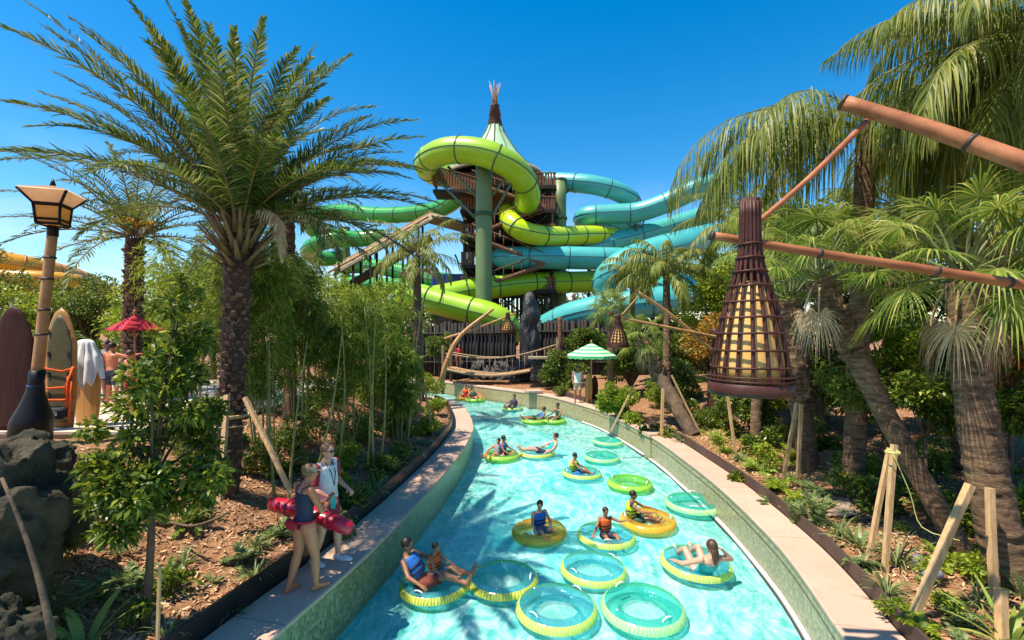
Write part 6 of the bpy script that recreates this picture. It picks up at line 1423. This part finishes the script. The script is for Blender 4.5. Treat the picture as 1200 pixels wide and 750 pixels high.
def pole(label,pts,r0,r1,mat,nodes=(),name='bamboo_pole',group='bamboo poles holding the wicker lanterns',endcap=True):
    c=catmull(np.array(pts,float),.12); t=thing(name,label,'pole',c[0],group=group); g=Geo(); tube(g,c,np.linspace(r0,r1,len(c)),16); g.build('cane',M[mat],t,world=True)
    L=len(c)
    for f in nodes:
        i=int(f*(L-1)); i=min(max(i,1),L-2); d=nrm(c[i+1]-c[i-1]); r=r0+(r1-r0)*f; g=Geo(); tube(g,[c[i]-d*.02,c[i]-d*.008,c[i]+d*.008,c[i]+d*.02],[r+.001,r+.009,r+.009,r+.001],16); g.build('node_ring',M['dark_ring'],t,world=True)
    if endcap: d=nrm(c[0]-c[1]); g=Geo(); tube(g,[c[0]-d*.015,c[0]+d*.012],[r0+.006]*2,16); g.build('end_cap',M['dark_ring'],t,world=True)
    return t
Rm=P(1300,238,3.3)
pole('thick terracotta bamboo pole slanting down at the upper right corner',[P(988,120,4.6),P(1095,153,4.2),P(1200,190,3.8),P(1310,232,3.45)],.068,.074,'pole_clay',(.52,.8))
pole('long terracotta bamboo pole running level behind the neck of the big lantern',[P(834,276,4.5),P(960,297,4.45),P(1080,315,4.35),P(1200,334,4.25),P(1330,354,4.15)],.041,.047,'pole_clay',(.29,.58,.75))
pole('thin terracotta strut rising from the big lantern to the thick pole',[P(884,264,4.42),P(950,207,4.5),P(1017,141,4.6)],.024,.03,'pole_clay',())
pole('upright bamboo mast outside the right picture edge carrying both long poles',[P(1308,640,3.9)*v3(1,1,0),P(1308,500,3.9)*v3(1,1,0)+v3(0,0,2),P(1310,200,3.75)],.10,.09,'pole_clay',(.3,.6))
# rigging of the far frames
pole('slanting bamboo pole of the frame at the small lantern, upper one',[P(747,342,15.4),P(790,372,15.6),P(836,412,15.8)],.055,.07,'pole_tan',(.5,))
pole('nearly level bamboo pole carrying the small lantern',[P(720,371,15.35),P(780,383,15.5),P(845,396,15.8)],.04,.055,'pole_tan',(.4,))
pole('thin brace from the small lantern up to the slanting pole',[P(728,370,15.3),P(750,345,15.4)],.022,.022,'pole_tan',())
pole('dark red post holding the frame of the small lantern',[gnd(838,15.9)-v3(0,0,.1),P(838,430,15.9),P(838,385,15.9)],.17,.13,'basket',(.5,))
a=P(517,458,28.0); a[2]=.0
pole('curved bamboo pole bending right over the far river bend',[a,P(523,425,28),P(540,393,28.4),P(578,362,29)],.17,.09,'pole_tan',(.3,.6))
pole('level bamboo pole carrying the tiny lantern',[P(520,397,28.3),P(560,384,28.7),P(604,367,29.2)],.07,.05,'pole_tan',(.5,))
for px,y0,y1,Y,lab in ((529,460,392,31.5,'red brown mast at the left end of the rope bridge'),(656,470,372,27.2,'dark mast at the right end of the rope bridge'),(672,400,345,36,'red brown mast behind the parasol, left one'),(700,400,345,36,'red brown mast behind the parasol, right one')):
    a=gnd(px,Y); pole(lab,[a*v3(1,1,0),P(px+1,(y0+y1)/2,Y),P(px,y1,Y)],.17,.13,'deck_wood',(.3,.7),'mast','masts near the rope bridge')

# parasols
def parasol(label,px,ytop,yedge,ybase,Y,halfw,m1,m2,n=8,flap=.12,sq=0):
    b=gnd(px,Y); z1=P(px,ytop,Y)[2]; z0=P(px,yedge,Y)[2]; t=thing('parasol',label,'parasol',b); g=Geo(); x=b[0]
    if sq: n=4
    bands=8; V=[];mi=[]
    for k in range(bands+1):
        f=k/bands; r=halfw*f; z=z1-(z1-z0)*(f**1.08)
        for j in range(n*6):
            a=2*pi*j/(n*6)+.3; seg=cos(pi/n)/cos(((a-.3)%(2*pi/n))-pi/n); V.append((x+cos(a)*r*seg,Y+sin(a)*r*seg,z-.05*f*(1-abs(2*((j%6)/6)-1))*0))
    f=grid_faces(bands+1,n*6,True); row=np.repeat(np.arange(bands),n*6); g.add(V,f,(row%2))
    # valance
    V2=[];
    for q in (0,1):
        for j in range(n*6):
            a=2*pi*j/(n*6)+.3; seg=cos(pi/n)/cos(((a-.3)%(2*pi/n))-pi/n); V2.append((x+cos(a)*halfw*seg,Y+sin(a)*halfw*seg,z0-q*flap*(1+.3*(j%2))))
    g.add(V2,grid_faces(2,n*6,True),0); g.build('canopy',[M[m1],M[m2]],t,world=True,smooth=False)
    g=Geo(); tube(g,[(x,Y,b[2]),(x,Y,z1)],.03,10); g.build('pole',M['pole_tan'],t,world=True)
    g=Geo(); ellipsoid(g,(x,Y,z1+.06),(.05,.05,.09)); g.build('finial',M['pole_tan'],t,world=True)
    for k in range(n):
        a=2*pi*k/n+.3; g=Geo(); tube(g,[(x,Y,z1-.1),(x+cos(a)*halfw*.98,Y+sin(a)*halfw*.98,z0-.02)],.012,5); g.build('rib',M['pole_tan'],t,world=True)
M['canopy_green']=leafmat('canopy_green',[(.0,(.12,.50,.22)),(1,(.14,.54,.25))],.25,.7); M['canopy_pale']=leafmat('canopy_pale',[(.0,(.55,.80,.55)),(1,(.6,.84,.6))],.25,.7)
parasol('green and pale striped parasol above the far lifeguard on the right bank',693,402,416,470,21.6,1.18,'canopy_green','canopy_pale')
parasol('red square parasol above the plaza visitors',158,369,386,478,13.4,.72,'red','red',4,.03,1)
# upright boards
def board(label,px,ytop,ybot,Y,w,mat,parts=None,th=.09,rz=0.0,flat=.5,name='upright_board'):
    p0=P(px,ybot,Y);z1=P(px,ytop,Y)[2];Hh=z1-p0[2]; t=thing(name,label,'surfboard',(p0[0],Y,p0[2]),rz,group='upright boards on the plaza')
    f=np.linspace(0,1,28); wd=w/2*np.clip(np.sin(np.clip(f*.62+.33,0,1)*pi),0,1)**.55*np.where(f>.985,.25,1)
    prof=w/2*np.minimum(1,(1-f)**.5*1.9)*np.interp(f,[0,.25,.5,1],[.74,.95,1,1]); prof[-1]=.01
    g=Geo(); tube(g,[(0,0,Hh*q) for q in f],np.stack([prof,np.full(28,th/2)*np.minimum(1,prof/(w*.15))],1),20,hint=(1,0,0)); g.build('board_body',mat,t)
    return t,Hh,prof,f
M['board_dark']=plain('board_dark_wood',(.06,.022,.018),.6,(.035,.013,.01),3,.1,spec=.15,stretch=(6,1,.5)); M['board_tan']=plain('board_tan_wood',(.46,.23,.075),.4,(.36,.17,.05),4,.1,spec=.25,stretch=(10,1,.4)); M['board_olive']=plain('board_olive_inlay',(.13,.115,.05),.5,(.095,.085,.038),3,.1)
M['board_light']=plain('board_light_wood',(.58,.30,.08),.45,(.42,.20,.05),3,.1,coat=.2,stretch=(14,1,.3))
board('dark brown upright board at the left picture edge',16,358,504,8.9,.78,M['board_dark'])
t,Hh,pr,f=board('tan upright board with an olive inlay and orange straps beside the lamp post',72,361,503,9.45,.66,M['board_tan'])
g=Geo(); tube(g,[(0.0,-.045,Hh*(.06+.88*q)) for q in f],np.stack([np.maximum(pr*.74,.01),np.full(28,.012)],1),20,hint=(1,0,0)); g.build('inlay',M['board_olive'],t)
g=Geo()
for q in (.28,.45,.62,.8):
    for s in (-1,1): box(g,(s*.2,-.062,Hh*q),(.045,.012,.11))
g.build('inlay_marks',M['black'],t,smooth=False)
for z,dz in ((.50,-.05),(.34,.02),(.245,.0)):
    g=Geo(); tube(g,[(-.34,-.05,Hh*z+.05),(-.2,-.09,Hh*z),(.1,-.09,Hh*z+dz),(.33,-.05,Hh*z+.02)],[[.022,.008]]*4,6,hint=(0,0,1)); g.build('strap',M['orange'],t)
for x0,z0,x1,z1 in ((.12,.30,.31,.52),(.22,.44,.16,.12),(.30,.40,.2,.0)):
    g=Geo(); tube(g,[(x0,-.085,Hh*z0),((x0+x1)/2+.03,-.11,Hh*(z0+z1)/2),(x1,-.08,Hh*z1)],[[.03,.012]]*3,6); g.build('strap',M['orange'],t)
g=Geo(); tube(g,[(-.24,-.1,Hh*.15),(-.1,-.14,Hh*.14),(.1,-.14,Hh*.14),(.22,-.1,Hh*.16)],[[.09,.03],[.12,.06],[.12,.06],[.09,.03]],10,hint=(0,0,1)); 
o=g.build('mesh_bag',M['black'],None,loc=[float(q) for q in t.location]); tag(o,'black bag with pale markings hanging low on the tan board','bag')
for k,(dx,w) in enumerate(((-.10,.03),(-.055,.03),(-.01,.035),(.04,.03),(.085,.04))):
    g=Geo(); box(g,(dx,-.205,Hh*.14+.01*(k%2)),(w,.006,.07+.02*(k%2))); m=g.build('pale_mark',M['whitec'],o,smooth=False)
t,Hh,pr,f=board('light wooden upright board half covered by a white towel',102,402,497,10.0,.62,M['board_light'])
# towel draped over it
g=Geo(); U_,V_=26,30; pts=[]
for j in range(V_):
    v=j/(V_-1)
    for i in range(U_):
        u=i/(U_-1)*2-1; a=u*2.4
        ln=.80+.26*sin(u*5.3+.6)+.12*sin(u*17)+.30*abs(u)
        rr=.04+.20*min(1,v*1.8)+.09*v; fold=(.035*sin(u*19+v*3)+.02*sin(u*37))*min(1,v*2)
        pts.append((sin(a*.72)*(rr+fold)*1.05, -cos(a*.72)*(rr*.55+fold)-.02, Hh+.07-.12*min(1,v*2.6)**2-max(0,v-.25)*ln*1.05))
g.add(pts,grid_faces(V_,U_)); tl_=g.build('towel',M['towel'],None,loc=[float(q) for q in t.location]); tag(tl_,'white towel draped over the top of the light wooden board','towel')
so=tl_.modifiers.new('thickness','SOLIDIFY'); so.thickness=.012
board('slim yellowish board standing beside the far lifeguard',690,437,474,21.9,.36,M['board_light'])
t,_,_,_=board('slim dark board standing right beside the yellowish one',697,440,474,22.1,.32,M['board_dark'])

# lamp post at the left
lb=v3((35-600)/F*8.4,8.4,Hs((35-600)/F*8.4,8.4)); ltz=P(62,268,8.4)[2]; lx1=P(62,268,8.4)[0]
t=thing('lamp_post','bamboo lamp post with a flared amber lantern and black bottle shaped base','lamp post',lb)
tilt=(lx1-lb[0])/(ltz-lb[2]); zb=P(35,515,8.4)[2]
g=Geo(); h0=zb-lb[2]-.1; lathe(g,[(.0,h0-.3),(.29,h0-.3),(.30,h0+.42),(.285,h0+.50),(.20,h0+.72),(.135,h0+.95),(.11,h0+1.15),(.12,h0+1.35),(0,h0+1.35)],28,lb,0,(tilt,0)); g.build('bottle_base',M['black_metal'],t,world=True)
g=Geo(); lathe(g,[(.116,0),(.122,.01),(.116,.03)],24,lb+v3(tilt*(h0+1.06),0,h0+1.06)); g.build('blue_band',M['blue'],t,world=True)
g=Geo(); bp=lb+v3(tilt*(h0+1.2),0,h0+1.2); tp2=v3(lx1,8.4,ltz); tube(g,line(bp,tp2,12),np.linspace(.088,.075,12),16); pl_=g.build('bamboo_shaft',M['pole_tan'],t,world=True)
for y in (302,327,363,392):
    f=(P(0,y,8.4)[2]-bp[2])/(tp2[2]-bp[2]); c=bp+(tp2-bp)*f; g=Geo(); tube(g,[c-v3(0,0,.02),c,c+v3(0,0,.02)],[.088,.098,.088],16); g.build('node_ring',M['dark_ring'],t,world=True)
# lantern head: four sided

def glassy(n,c):
    m,nt,out=newmat(n); b=N(nt,'ShaderNodeBsdfPrincipled'); b.inputs['Base Color'].default_value=rgba(c); b.inputs['Roughness'].default_value=.3
    tl=N(nt,'ShaderNodeBsdfTranslucent'); nt.links.new(ramp(nt,noise_tex(nt,coord(nt),4,4),[(.3,tuple(q*.75 for q in c)),(.7,c)]),tl.inputs[0]); nt.links.new(mix_sh(nt,.65,b.outputs[0],tl.outputs[0]),out.inputs[0]); return m
M['amber']=glassy('amber_glass',(.90,.52,.14)); M['cream_glass']=glassy('cream_glass',(.85,.62,.42))
hc=tp2+v3(0,0,.06); q45=.35; KS=.62
def ringpts(r,z,rot=q45): return [hc+v3(cos(rot+pi/2*k+pi/4)*r*KS,sin(rot+pi/2*k+pi/4)*r*KS,z*.72) for k in range(4)]
g=Geo(); tube(g,[hc-v3(0,0,.2),hc-v3(0,0,.01)],[.08,.085],12); g.build('socket',M['black_metal'],t,world=True)
g=Geo(); lo_,hi_=ringpts(.36,.02),ringpts(.42,.46); g.add(lo_+hi_,np.array([[k,(k+1)%4,4+(k+1)%4,4+k] for k in range(4)]+[[3,2,1,0]])); g.build('amber_panes',M['amber'],t,world=True,smooth=False)
g=Geo(); top_=ringpts(.78,.80); mid=ringpts(.42,.48); g.add(mid+top_,np.array([[k,(k+1)%4,4+(k+1)%4,4+k] for k in range(4)])); 
ap=ringpts(.79,.82); rr_=ringpts(.10,.98); g.add(ap+rr_,np.array([[k,(k+1)%4,4+(k+1)%4,4+k] for k in range(4)]+[[4,5,6,7]])); g.build('flared_hood',M['cream_glass'],t,world=True,smooth=False)
for ra,za,rb_,zb_ in ((.37,0,.43,.47),(.43,.49,.78,.795)):
    for k in range(4):
        g=Geo(); tube(g,[ringpts(ra,za)[k],ringpts(rb_,zb_)[k]],.022,6); g.build('frame_bar',M['black_metal'],t,world=True)
for rr2,z in ((.375,.015),(.385,.12),(.43,.47),(.455,.50)):
    g=Geo(); pp=ringpts(rr2,z); tube(g,pp+[pp[0]],.024,4,False); 
    for k in range(4): pass
    g.build('frame_ring',M['black_metal'],t,world=True,smooth=False)
g=Geo(); tube(g,[hc+v3(0,0,.70),hc+v3(0,0,.78),hc+v3(0,0,.85)],[.05,.03,.006],8); g.build('finial',M['black_metal'],t,world=True)

# ------------------------------------------------------------------ camera, sun, sky
cam=bpy.data.cameras.new('camera'); co=bpy.data.objects.new('camera',cam); COL.objects.link(co); scene.camera=co
co.location=(0,0,CH); co.rotation_euler=(R(90),0,0); cam.sensor_width=36; cam.lens=F/1200*36; cam.shift_y=10/1200; cam.clip_end=5000; cam.clip_start=.05
sd=nrm(v3(-.55,-.25,1.25))     # direction towards the sun
sun=bpy.data.lights.new('sun','SUN'); so_=bpy.data.objects.new('sun',sun); COL.objects.link(so_); sun.energy=5.0; sun.angle=R(.53); sun.color=(1,.90,.73)
so_.rotation_euler=Vector(sd).to_track_quat('Z','Y').to_euler()
w=bpy.data.worlds.new('World'); scene.world=w; w.use_nodes=True; nt=w.node_tree; bg=nt.nodes['Background']
sky=nt.nodes.new('ShaderNodeTexSky'); sky.sky_type='NISHITA'; sky.sun_disc=False; sky.sun_elevation=math.asin(sd[2]); sky.sun_rotation=math.atan2(sd[0],sd[1]); sky.altitude=0; sky.air_density=1.0; sky.dust_density=.3; sky.ozone_density=1.6
hs=nt.nodes.new('ShaderNodeHueSaturation'); hs.inputs['Saturation'].default_value=1.5; hs.inputs['Hue'].default_value=.495; hs.inputs['Value'].default_value=1.3
nt.links.new(sky.outputs[0],hs.inputs['Color']); 
tcw=nt.nodes.new('ShaderNodeTexCoord'); mpw=nt.nodes.new('ShaderNodeMapping'); mpw.inputs['Scale'].default_value=(1,1,3.2); nt.links.new(tcw.outputs['Generated'],mpw.inputs[0])
cl_=ramp(nt,noise_tex(nt,mpw.outputs[0],2.6,7,.6,.6),[(.44,(0,0,0)),(.70,(.8,.8,.8))]); sx=nt.nodes.new('ShaderNodeSeparateXYZ'); nt.links.new(tcw.outputs['Generated'],sx.inputs[0])
low=ramp(nt,sx.outputs[2],[(.0,(1,1,1)),(.30,(0,0,0))])
mwl=nt.nodes.new('ShaderNodeMath'); mwl.operation='MULTIPLY'; nt.links.new(cl_,mwl.inputs[0]); nt.links.new(low,mwl.inputs[1])
nt.links.new(mixc(nt,mwl.outputs[0],hs.outputs[0],(6.5,7.2,8.0)),bg.inputs[0]); bg.inputs[1].default_value=.10
scene.view_settings.view_transform='Standard'; scene.view_settings.look='None'; scene.view_settings.exposure=.72; scene.view_settings.gamma=1
scene.cycles.transparent_max_bounces=14; scene.cycles.max_bounces=8; scene.cycles.diffuse_bounces=3
